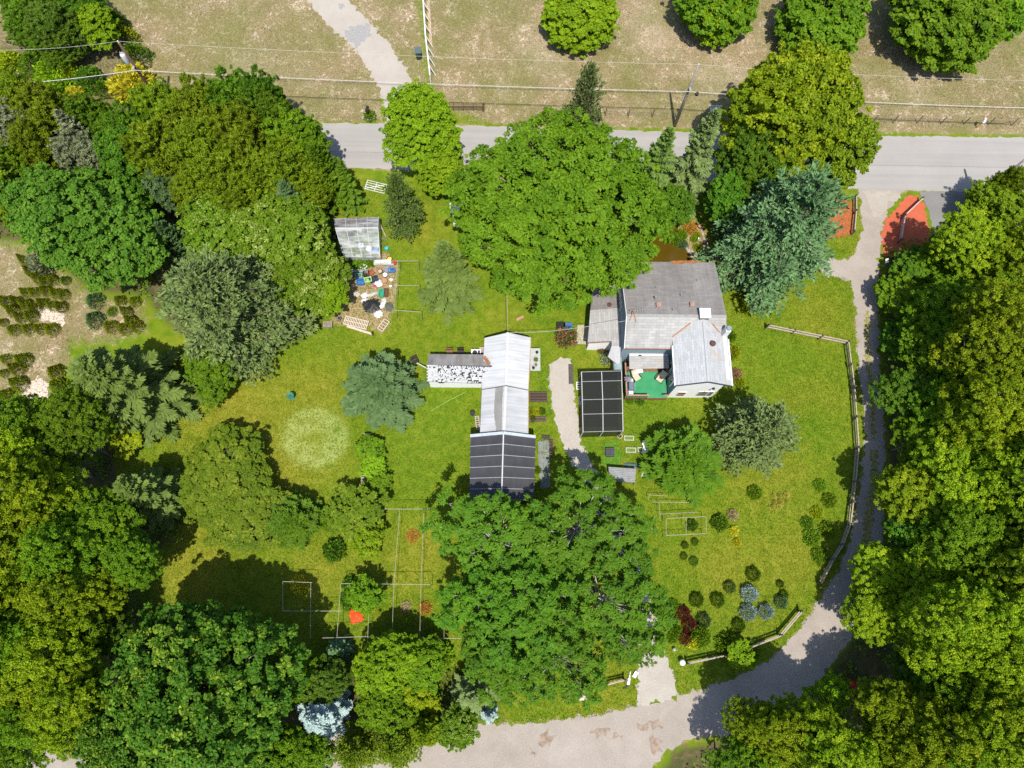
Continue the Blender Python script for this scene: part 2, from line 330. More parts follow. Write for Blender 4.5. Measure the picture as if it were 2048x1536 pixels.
sheet('grey_patch', PX([(688, 68), (700, 52), (715, 50), (728, 52), (741, 50), (738, 68), (732, 80), (722, 85), (714, 98), (707, 86), (694, 82)]), .013, M('patch_grey', (.27, .265, .26), .2, 6), bpy.data.objects['gravel_drive'], .12, .2, 3)  # thin ragged sheet, greyer and darker than the drive around it
sheet('grey_patch', PX([(676, 8), (685, 7), (691, 14), (684, 19), (678, 16)]), .013, MATS['patch_grey'], bpy.data.objects['gravel_drive'], .06, .2, 4)
props(sheet('lane', lane_p, .012, gravel('lane_dirt', (.24, .205, .175), (.31, .275, .24), (.38, .34, .305), .55, .35), amp=.14, step=.3, seed=5), 'grey dirt lane curving round the right and bottom of the lawn', None, None, 'structure')
lane = bpy.data.objects['lane']
gm = M('lane_grass', (.14, .15, .03), .45, 4, c2=(.25, .22, .09), rough=.95)
def strip(pts, w, name, mat, parent, z, seed):
    a = PX(pts); d = np.gradient(a, axis=0); d /= np.hypot(d[:, 0], d[:, 1])[:, None]; nn = np.stack([-d[:, 1], d[:, 0]], 1)
    return sheet(name, np.vstack([a + nn * w / 2, (a - nn * w / 2)[::-1]]), z, mat, parent, .11, .18, seed)
strip([(1733, 620), (1735, 680), (1738, 740), (1743, 800), (1748, 880)], .4, 'grass_verge', gm, lane, .018, 6)
strip([(1748, 900), (1748, 960), (1741, 1010), (1735, 1060), (1722, 1120)], .65, 'grass_verge', gm, lane, .018, 7)
props(sheet('sand_patch', PX([(1725, 385), (1790, 383), (1800, 394), (1772, 416), (1758, 440), (1745, 430), (1735, 400)]), .02, gravel('pale_sand', (.3, .265, .22), (.35, .315, .27), (.4, .365, .32), 1.2), amp=.15, step=.25, seed=8), 'pale sand spilled where the dirt lane meets the road', None, None, 'structure')
for i, (u, v, rx, ry) in enumerate([(1090, 1480, 14, 12), (1200, 1462, 20, 10), (1300, 1450, 24, 9), (1310, 1490, 8, 20), (1068, 1505, 7, 7), (1235, 1475, 10, 6)]):
    pl = PX([(u + rx * math.cos(a), v + ry * math.sin(a)) for a in np.linspace(0, 2 * math.pi, 14, endpoint=False)])
    sheet('damp_patch', pl, .018 + i * .0002, M('damp_dirt', (.22, .165, .125), .25, 3, c2=(.27, .21, .165)), lane, .16, .2, 20 + i)
props(sheet('garden_path', path_p, .016, gravel('white_gravel', (.32, .285, .245), (.37, .34, .3), (.42, .395, .36), 1.3, .35), amp=.1, step=.22, seed=9), 'pale gravel garden path running down from the house to the dirt lane', None, None, 'structure')
props(sheet('asphalt_apron', apron_p, .016, gravel('dark_asphalt', (.15, .145, .14), (.19, .185, .18), (.24, .235, .23), .5, .2), amp=.04, seed=10), 'darker grey asphalt driveway apron beside the red mulch', None, None, 'structure')
props(sheet('mulch_bed', mulch_p, .03, gravel('red_mulch', (.36, .085, .045), (.44, .105, .055), (.5, .13, .07), 1.5, .3), amp=.12, step=.2, seed=11), 'bright red mulch bed between dirt lane and asphalt driveway', None, None, 'structure')
props(sheet('mulch_bed', PX([(1640, 395), (1708, 402), (1706, 470), (1650, 480), (1600, 440)]), .03, MATS['red_mulch'], amp=.12, step=.2, seed=12), 'red mulch showing under the blue-green pine beside the dirt lane', None, None, 'structure')
t = NT('pond_water'); v = t.pos(); t.set(t.ramp(t.noise(v, .6, 3), [(.3, (.07, .045, .004)), (.7, (.085, .055, .006))]), .12, .4); t.bump(t.noise(v, 5, 2), .03, .01)
props(sheet('pond', pond_p, .03, t.m, amp=.06, seed=13), 'small brown pond behind the grey roofed house', None, None, 'structure')
for pl, sd, lb in ((PX([(300 * .336 - 27, 700 * .336 + 380), (130, 617), (128, 650), (78, 640)]), 14, 'pale wood chips spread among the upper nursery rows'), (PX([(45, 775), (75, 752), (100, 765), (98, 795), (40, 800)]), 15, 'pale wood chips beside the lower nursery shrubs')):
    props(sheet('wood_chips', pl, .012, M('wood_chips', (.45, .36, .29), .45, 9, c2=(.55, .47, .4)), amp=.14, step=.2, seed=sd), lb, None, None, 'structure')
# ---- grass: blades nobody could count
NOGRASS = [road_p, upper_p, lane_p, mulch_p, apron_p, path_p, pond_p]
def blades(name, regions, seed, lab, mat, L=(.12, .26), W=(.03, .06)):
    rng = np.random.default_rng(seed); allp = []; tone = []
    for poly, dens, exclude in regions:
        lo, hi = poly.min(0), poly.max(0); k = int((hi[0] - lo[0]) * (hi[1] - lo[1]) * dens)
        P = lo + rng.random((k, 2)) * (hi - lo); P = P[inside(poly, P)]
        for e in exclude: P = P[~inside(e, P)]
        allp.append(P)
    P = np.vstack(allp); n = len(P)
    a = rng.random(n) * 2 * math.pi; tilt = rng.uniform(.45, 1.25, n); ln = rng.uniform(L[0], L[1], n); w = rng.uniform(W[0], W[1], n)
    d = np.stack([np.cos(a) * np.sin(tilt), np.sin(a) * np.sin(tilt), np.cos(tilt)], 1) * ln[:, None]
    s = np.stack([-np.sin(a), np.cos(a), np.zeros(n)], 1) * (w / 2)[:, None]
    b = np.column_stack([P, np.full(n, .005)])
    V = np.stack([b - s, b + s, b + d], 1).reshape(-1, 3)
    me = bpy.data.meshes.new(name); me.vertices.add(3 * n); me.vertices.foreach_set('co', V.ravel())
    me.loops.add(3 * n); me.loops.foreach_set('vertex_index', np.arange(3 * n, dtype=np.int32))
    me.polygons.add(n); me.polygons.foreach_set('loop_start', np.arange(n, dtype=np.int32) * 3); me.polygons.foreach_set('loop_total', np.full(n, 3, np.int32))
    at = me.attributes.new('leaf_tone', 'FLOAT', 'POINT'); at.data.foreach_set('value', np.repeat(rng.random(n), 3).astype(np.float32))
    at = me.attributes.new('patch', 'FLOAT', 'POINT'); at.data.foreach_set('value', np.repeat(patchval(P), 3).astype(np.float32))
    me.update(calc_edges=True); return props(link(name, me, mat), lab, None, None, 'stuff')
def grassmat(name, a, b, c, sc):
    t = NT(name); v = t.pos(); f = t.mix(.5, t.ramp(t.noise(v, .2, 4, .6), [(.36, a), (.5, b), (.66, c)]), t.ramp(t.noise(v, sc, 4, .6), [(.34, a), (.52, b), (.68, c)]))
    if 'straw' not in name:
        f = t.mix(t.ramp(t.attr('patch'), [(.52, (0, 0, 0)), (1, (.65, .65, .65))]), f, (.27, .245, .025)); f = t.mix(t.ramp(t.attr('patch'), [(0, (.65, .65, .65)), (.48, (0, 0, 0))]), f, (.085, .18, .008))
    t.set(t.mix(.4, f, t.ramp(t.attr('leaf_tone'), [(0, tuple(x * .6 for x in a)), (.6, b), (1, c)])), .8, .15)
    return t.m
lawn_area = PX([(330, 345), (1760, 395), (1775, 700), (1780, 1100), (1650, 1330), (1400, 1470), (1000, 1450), (560, 1330), (260, 1220), (330, 1060), (240, 960), (200, 850), (330, 700), (640, 660)])
blades('grass', [(lawn_area, 130, NOGRASS + [ring_p]), (ring_p, 70, [])], 31, 'mown yellow-green lawn grass around the house', grassmat('grass_blades', (.055, .12, .004), (.145, .21, .009), (.27, .28, .03), 1.3))
fa = PX([(0, -10), (2048, -10), (2048, 258), (0, 240)])
blades('dry_grass', [(fa, 55, NOGRASS), (nurs_p, 40, []), (PX([(-10, 60), (300, 60), (300, 260), (-10, 260)]), 30, [])], 32, 'dry straw-coloured grass of the field beyond the road', grassmat('straw_blades', (.09, .1, .02), (.26, .21, .11), (.6, .52, .4), 2.2), (.1, .3), (.025, .05))
# ================================================================== trees and plants
def quad_mesh(name, V, tone, nv=4):
    n = len(V); me = bpy.data.meshes.new(name)
    me.vertices.add(n * nv); me.vertices.foreach_set('co', V.reshape(-1).astype(np.float32))
    me.loops.add(n * nv); me.loops.foreach_set('vertex_index', np.arange(n * nv, dtype=np.int32))
    me.polygons.add(n); me.polygons.foreach_set('loop_start', np.arange(n, dtype=np.int32) * nv); me.polygons.foreach_set('loop_total', np.full(n, nv, np.int32))
    at = me.attributes.new('leaf_tone', 'FLOAT', 'POINT'); at.data.foreach_set('value', np.repeat(tone, nv).astype(np.float32))
    me.update(calc_edges=True); return me
def unit(a): return a / np.maximum(np.linalg.norm(a, axis=-1, keepdims=True), 1e-9)
def leaf_quads(Cn, D, N, L, W):
    D = unit(D); S = unit(np.cross(N, D)); L = np.asarray(L)[:, None]; W = np.asarray(W)[:, None]
    up = unit(np.cross(D, S))
    return np.stack([Cn - D * L * .5, Cn + S * W * .5 + up * W * .12, Cn + D * L * .5, Cn - S * W * .5 + up * W * .12], 1)
def limb_mesh(name, segs):
    mb = MB()
    for pts, r0, r1 in segs: mb.tube(pts, r0, 5 if r0 > .06 else 3, r1)
    return mb.mesh(name, smooth=True)
def sph(rng, n): return unit(rng.normal(size=(n, 3)))
def broad(name, seed, R, Ht, base, rb, L, asp=.6, rose=0.0, low=-.35, flat=.75, lobes=.2, dens=1.0, up=0.0, gap=1.0, inner=.35):
    """crown of boughs, each a dome of leaf clumps, on limbs: R radius, Ht height, base height of the lowest leaves, rb bough radius"""
    rng = np.random.default_rng(seed); hz = (Ht - base) / 2; zc = base + hz
    K = sph(rng, 9); A = rng.uniform(.5, 1, 9)
    def env(d): return 1 + lobes * ((np.maximum(0, d @ K.T) ** 5) * A).sum(1) - lobes * .6
    P = []
    for rlo, rhi, k in ((.74, 1.1, 5000), (.45, .68, int(5000 * inner))):        # outer shell of boughs, then a looser inner one
        d = sph(rng, k); d = d[d[:, 2] > low]
        q = d * (rng.uniform(rlo, rhi, len(d)) * env(d))[:, None] * np.array([R - rb * .6, R - rb * .6, hz - rb * .4])
        for c in q:
            if not P or (((np.array(P) - c) ** 2 * np.array([1, 1, .8])).sum(1)).min() > (rb * 1.02 * gap) ** 2: P.append(c)
    Pb = np.array(P); Pb[:, 2] += zc; nb = len(Pb)
    out_b = unit(Pb - np.array([0, 0, zc - hz * .5])); rbs = rb * rng.uniform(.7, 1.25, nb)
    ncl = 12; ib = np.repeat(np.arange(nb), ncl); d = sph(rng, len(ib)); d[:, 2] = np.abs(d[:, 2]) - .2
    d = unit(d + out_b[ib] * .4); Pc = Pb[ib] + d * (rbs[ib] * rng.uniform(.6, 1.0, len(ib)))[:, None] * np.array([1, 1, flat])
    far = rng.random(len(ib)) < .16; Pc = Pc + d * (far * rbs[ib] * rng.uniform(.3, .8, len(ib)))[:, None]   # loose sprigs
    rc = rbs[ib] * np.where(far, .3, .42); lpc = max(8, int(34 * dens)); idx = np.repeat(np.arange(len(Pc)), lpc); n = len(idx)
    dl = sph(rng, n); dl[:, 2] = np.abs(dl[:, 2]) - .15; dl = unit(dl + d[idx] * .6)
    Cn = Pc[idx] + dl * (rc[idx] * (.3 + .7 * rng.random(n) ** .6))[:, None] * np.array([1, 1, .8])
    dome_n = unit(dl * .55 + d[idx] * .6 + np.array([0, 0, .55]))
    if rose > 0:                                             # leaves in rosettes round twig tips
        k = 8; tw = np.arange(n) // k; ctr = Cn[np.minimum(tw * k, n - 1)]; az = rng.random(n) * 2 * math.pi
        out = np.stack([np.cos(az), np.sin(az), rng.uniform(-.5, .1, n)], 1)
        Ls = L * rng.uniform(.7, 1.2, n); Cn = ctr + unit(out) * Ls[:, None] * .5
        N = unit(dome_n * .5 + np.array([0, 0, .6]) + rng.normal(size=(n, 3)) * .22); D = out
    else:
        Ls = L * rng.uniform(.65, 1.25, n); N = unit(dome_n + rng.normal(size=(n, 3)) * .34)
        D = unit(dl * np.array([1, 1, -.2]) + np.array([0, 0, up]) + rng.normal(size=(n, 3)) * .5)
    tone = np.clip(.3 * rng.random(nb)[ib][idx] + .25 * rng.random(len(Pc))[idx] + .45 * rng.random(n), 0, 1)
    crown = quad_mesh(name + '_crown', leaf_quads(Cn, D, N, Ls, Ls * asp), tone)
    segs = [([(0, 0, -.1), (0.03 * R, 0.02, base * .6), (0, 0, zc)], max(.09, R * .05), R * .022)]
    for i in rng.permutation(nb)[:min(80, nb)]:
        p = Pb[i]; z0 = min(zc, max(base * .6, p[2] - np.hypot(p[0], p[1]) * .8)); q = np.array([p[0] * .45, p[1] * .45, z0 + (p[2] - z0) * .35])
        segs.append(([(0, 0, z0), tuple(q), tuple(p)], max(.03, R * .018), max(.015, R * .006)))
        for j in range(2):
            c = Pc[i * ncl + j]; segs.append(([tuple(p), tuple((p + c) / 2 + [0, 0, .05]), tuple(c + (c - p) * .12)], max(.014, R * .005), .008))
    return crown, limb_mesh(name + '_limbs', segs), R, Ht
def conifer(name, seed, R, Ht, nb, style='spruce', p=.85, droop=.25, base=.06, step=.2, tw=.55, w=.15, wide=.3, upt=0.0):
    rng = np.random.default_rng(seed); Cs, Ds, Ns, Ls, Ws, Ts = [], [], [], [], [], []
    segs = [([(0, 0, -.1), (0, 0, Ht * .5), (0, 0, Ht * .98)], max(.08, Ht * .014), .02)]
    for b in range(nb):
        tt = (b + rng.random()) / nb; z = Ht * (base + (1 - base) * tt); az = b * 2.39996 + rng.normal() * .3
        ln = (R * (1 - tt) ** p + .12) * rng.uniform(.62, 1.14); el = R_(-8 + 58 * tt ** 2.2 + upt) + rng.normal() * .1
        h = np.array([math.cos(az), math.sin(az), 0]); sd = np.array([-h[1], h[0], 0])
        def at(s): return np.array([0, 0, z]) + h * ln * s * math.cos(el) + np.array([0, 0, 1]) * (ln * s * math.sin(el) - droop * ln * (s - s * s * .45) * (1 - tt))
        segs.append(([tuple(at(s)) for s in (0, .5, 1)], max(.016, ln * .013), .008))
        bt = rng.random(); ns = max(3, int(ln / step))
        for s in np.linspace(.25 if ln > 1 else .05, 1, ns):
            c = at(s); f = unit(at(min(1.02, s + .03)) - at(s - .03))
            hw = wide * ln * math.sin(min(1.0, (1.08 - s) * 1.5) * 1.5) if style == 'pine' else 0
            if style == 'pine':                              # flat plumes of needle tufts
                offs = [0.0] if hw < .25 else ([-1, 0, 1] if hw < .7 else [-1, -.5, 0, .5, 1])
                for o_ in offs:
                    o_ += rng.normal() * .12; k = 7; ax = unit(f * .8 + sd * o_ * .7 + np.array([0, 0, .35])); c2 = c + sd * o_ * hw - f * abs(o_) * hw * .5 + np.array([0, 0, -.12 * abs(o_) * hw]) + rng.normal(size=3) * .06
                    dd = unit(sph(rng, k) * .75 + ax); l = tw * rng.uniform(.55, 1.1, k)
                    Cs.append(c2 + dd * l[:, None] * .5); Ds.append(dd); Ns.append(unit(rng.normal(size=(k, 3)) * .5 + np.array([0, 0, 1.0]))); Ls.append(l); Ws.append(np.full(k, w) * rng.uniform(.8, 1.3, k)); Ts.append(np.clip(.35 * bt + .2 * rng.random() + .45 * rng.random(k), 0, 1))
                    if abs(o_) > .3: segs.append(([tuple(c - f * abs(o_) * hw * .5), tuple(c2)], .012, .006))
            else:                                            # fans of twigs either side of the branch
                k = 7; l = np.minimum(tw, .3 + ln * (1.05 - s) * wide * 1.6) * rng.uniform(.7, 1.2, k)
                an = np.array([-1.05, 1.05, -.75, .75, -.4, .4, 0]) * rng.uniform(.8, 1.05)
                dd = unit(np.array([f * math.cos(a) + sd * math.sin(a) + np.array([0, 0, rng.uniform(-.4, .05)]) for a in an]))
                Cs.append(c + dd * l[:, None] * .48 + rng.normal(size=(k, 3)) * .04); Ds.append(dd)
                Ns.append(unit(np.array([0, 0, 1.0]) + rng.normal(size=(k, 3)) * .3)); Ls.append(l); Ws.append(np.full(k, w) * rng.uniform(.8, 1.2, k)); Ts.append(np.clip(.35 * bt + .25 * s + .4 * rng.random(k), 0, 1))
    Cn, D, N, L, W, T = (np.concatenate(x) for x in (Cs, Ds, Ns, Ls, Ws, Ts))
    return quad_mesh(name + '_crown', leaf_quads(Cn, D, N, L, W), T), limb_mesh(name + '_limbs', segs), R, Ht
def dome(name, seed, R, Ht, n, L, asp=.35, up=.5, sharp=1.0, fill=.35):
    """dense low plant: leaves pointing out of a dome (sharp=1) or cone (sharp>1)"""
    rng = np.random.default_rng(seed); d = sph(rng, n); d[:, 2] = np.abs(d[:, 2])
    rr = (1 - fill * rng.random(n) ** 1.5) * (1 + .12 * np.sin(d[:, 0] * 7 + seed) * np.sin(d[:, 1] * 6 + seed * 2))
    P = d * rr[:, None]; hz = P[:, 2]; k = (1 - hz) ** (sharp - 1) if sharp > 1 else 1
    P = np.column_stack([P[:, 0] * R * k, P[:, 1] * R * k, hz * Ht * .95 + .02])
    D = unit(d * np.array([1, 1, .6]) + np.array([0, 0, up]) + rng.normal(size=(n, 3)) * .35); N = unit(rng.normal(size=(n, 3)) + d)
    l = L * rng.uniform(.6, 1.25, n)
    lim = limb_mesh(name + '_stems', [([(0, 0, -.05), (0, 0, Ht * .8)], .04, .01)] + [([(0, 0, .02), (R * .5 * math.cos(a), R * .5 * math.sin(a), Ht * .5)], .02, .008) for a in np.linspace(0, 5.5, 6)])
    return quad_mesh(name + '_leaves', leaf_quads(P, D, N, l, l * asp), rng.random(n)), lim, R, Ht
SHAPES = {}
def shape(k, f):
    SHAPES.setdefault(k, []).append(f)
for i in range(3): shape('big', broad('broad_big%d' % i, 100 + i, 5.0, 11, 2.2, 1.1, .3, .62, dens=1.3, low=-.2))
for i in range(3): shape('mid', broad('broad_mid%d' % i, 120 + i, 3.0, 7, 1.0, .8, .25, .6, lobes=.35, dens=1.4))
for i in range(2): shape('round', broad('broad_round%d' % i, 130 + i, 3.0, 5.2, .1, .72, .27, .6, lobes=.12, dens=.95, low=-.8, gap=.9))
shape('huge', broad('broad_huge', 140, 8.4, 14, 3.0, 1.3, .33, .5, lobes=.1, dens=1.6, gap=1.1))
for i in range(2): shape('mapleblob', broad('broad_maple%d' % i, 141 + i, 7.2, 13, 2.0, 1.15, .36, .7, lobes=.32, dens=1.15, gap=1.08, low=-.2))
for i in range(4): shape('walnut', broad('walnut%d' % i, 150 + i, 5.6, 9.5, 3.2, 1.05, .48, .34, rose=1, lobes=.45, dens=1.05, gap=1.75, inner=.1))
for i in range(3): shape('woods', broad('woods%d' % i, 160 + i, 4.6, 13, 3.5, 1.0, .26, .5, lobes=.4, gap=1.12, dens=1.35, low=-.2))
for i in range(3): shape('cedar', broad('cedar%d' % i, 170 + i, 3.0, 8, .3, .72, .38, .26, lobes=.4, low=-.35, flat=1.5, up=.9, dens=.8))
for i in range(3): shape('spruce', conifer('spruce%d' % i, 200 + i, 3.6, 12, 150, 'spruce', .75, .28, .05, .15, .75, .16, .3))
for i in range(2): shape('pine', conifer('pine%d' % i, 210 + i, 4.6, 13, 110, 'pine', .55, .1, .2, .36, .55, .15, .22))
shape('fir', conifer('fir', 220, 3.6, 7, 150, 'spruce', .5, .05, .05, .18, .85, .2, .35))
for i in range(2): shape('hugepine', conifer('hugepine%d' % i, 221 + i, 6.6, 15, 170, 'pine', .5, .12, .18, .4, .62, .17, .2))
for i in range(2): shape('arb', conifer('arb%d' % i, 230 + i, 2.4, 6, 260, 'spruce', .45, -.15, .03, .16, .5, .12, .3, 30))
for i in range(3): shape('mound', dome('mound%d' % i, 240 + i, .8, .9, 1500, .16, .35))
for i in range(3): shape('bush', dome('bush%d' % i, 250 + i, 1.0, 1.1, 1300, .2, .55, .3, fill=.6))
for i in range(3): shape('cone', dome('cone%d' % i, 260 + i, .75, 1.7, 1300, .2, .3, .9, 1.5))
for i in range(2): shape('sapling', broad('sapling%d' % i, 270 + i, 1.5, 3.6, .5, .5, .24, .5, lobes=.5, gap=1.25, inner=.1, dens=.7))
shape('lowred', dome('lowred', 280, 1.0, .7, 1600, .14, .5, .0, fill=.5))
LM = {k: leafmat(k, *v) for k, v in {
    'arb_leaf': ((.022, .075, .004), (.11, .205, .009), .2), 'crab_leaf': ((.045, .1, .004), (.16, .245, .01), .25, (.26, .3, .03)), 'yellow_flower': ((.4, .4, .06), (.75, .68, .16), .2),
    'maple_leaf': ((0.036, 0.111, 0.008), (0.130, 0.280, 0.016)), 'dark_leaf': ((0.039, 0.117, 0.010), (0.143, 0.273, 0.023)), 'tip_leaf': ((.025, .09, .008), (.1, .235, .014), .25, (0.338, 0.429, 0.039)),
    'oak_leaf': ((0.084, 0.182, 0.006), (0.308, 0.441, 0.011), .35, (0.476, 0.546, 0.022)), 'wood_leaf': ((0.052, 0.143, 0.005), (0.208, 0.358, 0.013), .35), 'locust_leaf': ((0.049, 0.130, 0.005), (0.169, 0.293, 0.012), .3),
    'walnut_leaf': ((.03, .115, .006), (.125, .27, .012), .3), 'lime_leaf': ((0.098, 0.224, 0.007), (0.294, 0.476, 0.014), .35), 'gloss_leaf': ((0.046, 0.117, 0.005), (0.169, 0.280, 0.009), .2, (0.468, 0.520, 0.182)),
    'cedar_leaf': ((.07, .125, .005), (.225, .33, .012), .2), 'cedar_green': ((.035, .1, .005), (.14, .25, .012), .2), 'juniper_leaf': ((0.104, 0.130, 0.058), (0.286, 0.325, 0.169), .15),
    'pine_leaf': ((.065, .115, .028), (.22, .3, .095), .15), 'blue_pine': ((.05, .12, .04), (.18, .31, .13), .15), 'spruce_leaf': ((.045, .095, .012), (.165, .25, .05), .15),
    'fir_leaf': ((.032, .08, .022), (.125, .215, .075), .15), 'silver_leaf': ((.17, .26, .24), (.44, .56, .54), .1), 'gold_leaf': ((.42, .42, .015), (.68, .66, .04), .3),
    'yellow_green': ((0.130, 0.208, 0.005), (0.390, 0.481, 0.013), .3), 'red_leaf': ((.07, .012, .012), (.2, .035, .03), .2), 'nursery_leaf': ((.1, .15, .004), (.31, .37, .012), .2), 'brown_leaf': ((0.182, 0.104, 0.046), (0.416, 0.260, 0.130), .1),
    'rose_leaf': ((.03, .09, .012), (.12, .22, .03), .2, (.75, .12, .2)), 'white_flower': ((.06, .13, .02), (.16, .26, .06), .2, (.75, .7, .62)), 'straw_leaf': ((.25, .22, .09), (.5, .42, .2), .2), 'orange_leaf': ((.25, .14, .02), (.5, .28, .04), .2)}.items()}
bark = M('bark', (.2, .17, .14), .4, 6, rough=.95); palebark = M('pale_bark', (.46, .44, .4), .25, 5, rough=.9)
_cnt = {}
def tree(u, v, rpx, sh, leaf, h, label, cat='tree', name=None, group=None, bk=None, zc=.6, rz=None, stretch=1.0):
    """a tree whose crown shows its middle at pixel u, v with radius rpx; h = height in metres"""
    i = _cnt.get(sh, 0); _cnt[sh] = i + 1
    cr, lm, R0, H0 = SHAPES[sh][i % len(SHAPES[sh])]
    x, y = G(u, v, h * zc); R = rpx * mpp(u, v, h * zc)
    rng = random.Random(int(u * 7 + v * 13))
    name = name or cat.replace(' ', '_')
    t = thing(name, label, cat, (x, y, 0), group)
    t.rotation_euler[2] = R_(rz) if rz is not None else rng.uniform(0, 6.28)
    s = R / R0 * (.94 if h > 2.6 else 1.0); t.scale = (s * stretch, s / stretch if stretch != 1 else s, h / H0)
    small = h < 2.6
    for nm, me, mt in (('trunk' if not small else 'stem', lm, bk or bark), ('crown' if not small else 'foliage', cr, LM[leaf])):
        if not me.materials: me.materials.append(mt)
        o = bpy.data.objects.new(nm, me); C.objects.link(o); o.parent = t
        o.material_slots[0].link = 'OBJECT'; o.material_slots[0].material = mt
    return t
# ---- the garden's own large trees
T = tree
T(1122, 425, 200, 'huge', 'locust_leaf', 12.5, 'huge round green shade tree spreading over the west end of the house', name='shade_tree', rz=20)
T(1172, 190, 62, 'pine', 'pine_leaf', 13, 'grey-green pine poking up above the huge shade tree', zc=.75, name='pine_tree')
T(845, 270, 74, 'big', 'lime_leaf', 9, 'bright green tree overhanging the road left of the huge shade tree', name='broadleaf_tree')
T(880, 345, 48, 'mid', 'lime_leaf', 6, 'smaller lime tree tucked below the bright tree by the road', name='broadleaf_tree')
T(800, 400, 50, 'pine', 'spruce_leaf', 9, 'thin grey-green pine between the plastic greenhouse and white shed', name='pine_tree')
T(893, 535, 76, 'spruce', 'spruce_leaf', 10, 'drooping spruce standing right of the junk yard', name='spruce_tree')
T(1308, 345, 62, 'spruce', 'spruce_leaf', 13, 'dark green spruce right of the huge shade tree', name='spruce_tree', zc=.55)
T(1388, 320, 66, 'spruce', 'pine_leaf', 14, 'paler shaggy spruce left of the maple by the road', name='spruce_tree', zc=.55)
T(1345, 420, 45, 'mid', 'maple_leaf', 6, 'low green tree at the head of the brown pond', name='broadleaf_tree')
T(1570, 230, 112, 'big', 'oak_leaf', 13, 'tall bright maple overhanging the road above the blue-green pine', name='maple_tree')
T(1500, 330, 66, 'big', 'maple_leaf', 10, 'darker maple between the shaggy spruce and blue-green pine', name='maple_tree')
T(1672, 300, 66, 'mid', 'cedar_leaf', 10, 'olive tree at the road edge right of the bright maple', name='broadleaf_tree')
T(1568, 462, 140, 'hugepine', 'blue_pine', 14, 'large blue-green pine beside the house and dirt lane', name='pine_tree', zc=.5)
T(1450, 400, 45, 'mid', 'maple_leaf', 7, 'shaded green tree between pond and blue-green pine', name='broadleaf_tree')
T(760, 778, 88, 'fir', 'fir_leaf', 6, 'bushy blue-green fir left of the long white shed', name='fir_tree', zc=.4)
T(1370, 922, 82, 'arb', 'arb_leaf', 5.0, 'dense dark green arborvitae below the house', name='arborvitae_tree', zc=.5)
T(1512, 868, 98, 'pine', 'pine_leaf', 9, 'grey-green pine south of the house gable', name='pine_tree', zc=.5)
for (u, v, r, h, lb) in ((1000, 1085, 104, 7, 'walnut tree shading the lower end of the black shade house'), (1150, 1062, 100, 7.5, 'walnut tree leaning over the pale gravel path'), (1060, 1205, 112, 8.5, 'walnut tree in the middle of the dark green grove'),
                         (1205, 1200, 100, 9, 'walnut tree on the path side of the grove'), (960, 1190, 80, 8, 'walnut tree on the trellis side of the grove'), (1120, 1318, 88, 8.5, 'walnut tree at the lane end of the grove'), (1000, 1320, 74, 7.5, 'small walnut tree above the grey-green spruce by the lane'), (1255, 1290, 50, 5, 'low walnut tree at the path edge of the grove')):
    T(u, v, r, 'walnut', 'walnut_leaf', h, lb, name='walnut_tree', bk=palebark, group='walnut grove below the shade house')
# ---- field trees beyond the road
for (u, v, r, h, lb) in ((1160, 32, 68, 5.2, 'round bushy tree in the dry field, leftmost of four'), (1430, 8, 74, 6.5, 'round field tree cut by the top edge above the leaning pole'), (1645, 42, 84, 6, 'round bushy field tree above the bright maple'), (1885, 35, 105, 7, 'largest round tree in the dry field at top right')):
    T(u, v, r, 'round', 'lime_leaf' if u < 1200 else 'locust_leaf', h, lb, name='field_tree', zc=.5, group='round trees in the dry field')
T(1440, 20, 52, 'round', 'lime_leaf', 6, 'paler tree growing into the field tree cut by the top edge', name='field_tree', zc=.6, group='round trees in the dry field')
T(1945, 20, 66, 'mid', 'wood_leaf', 6.5, 'slender tree merging with the largest field tree', name='field_tree', zc=.6, group='round trees in the dry field')
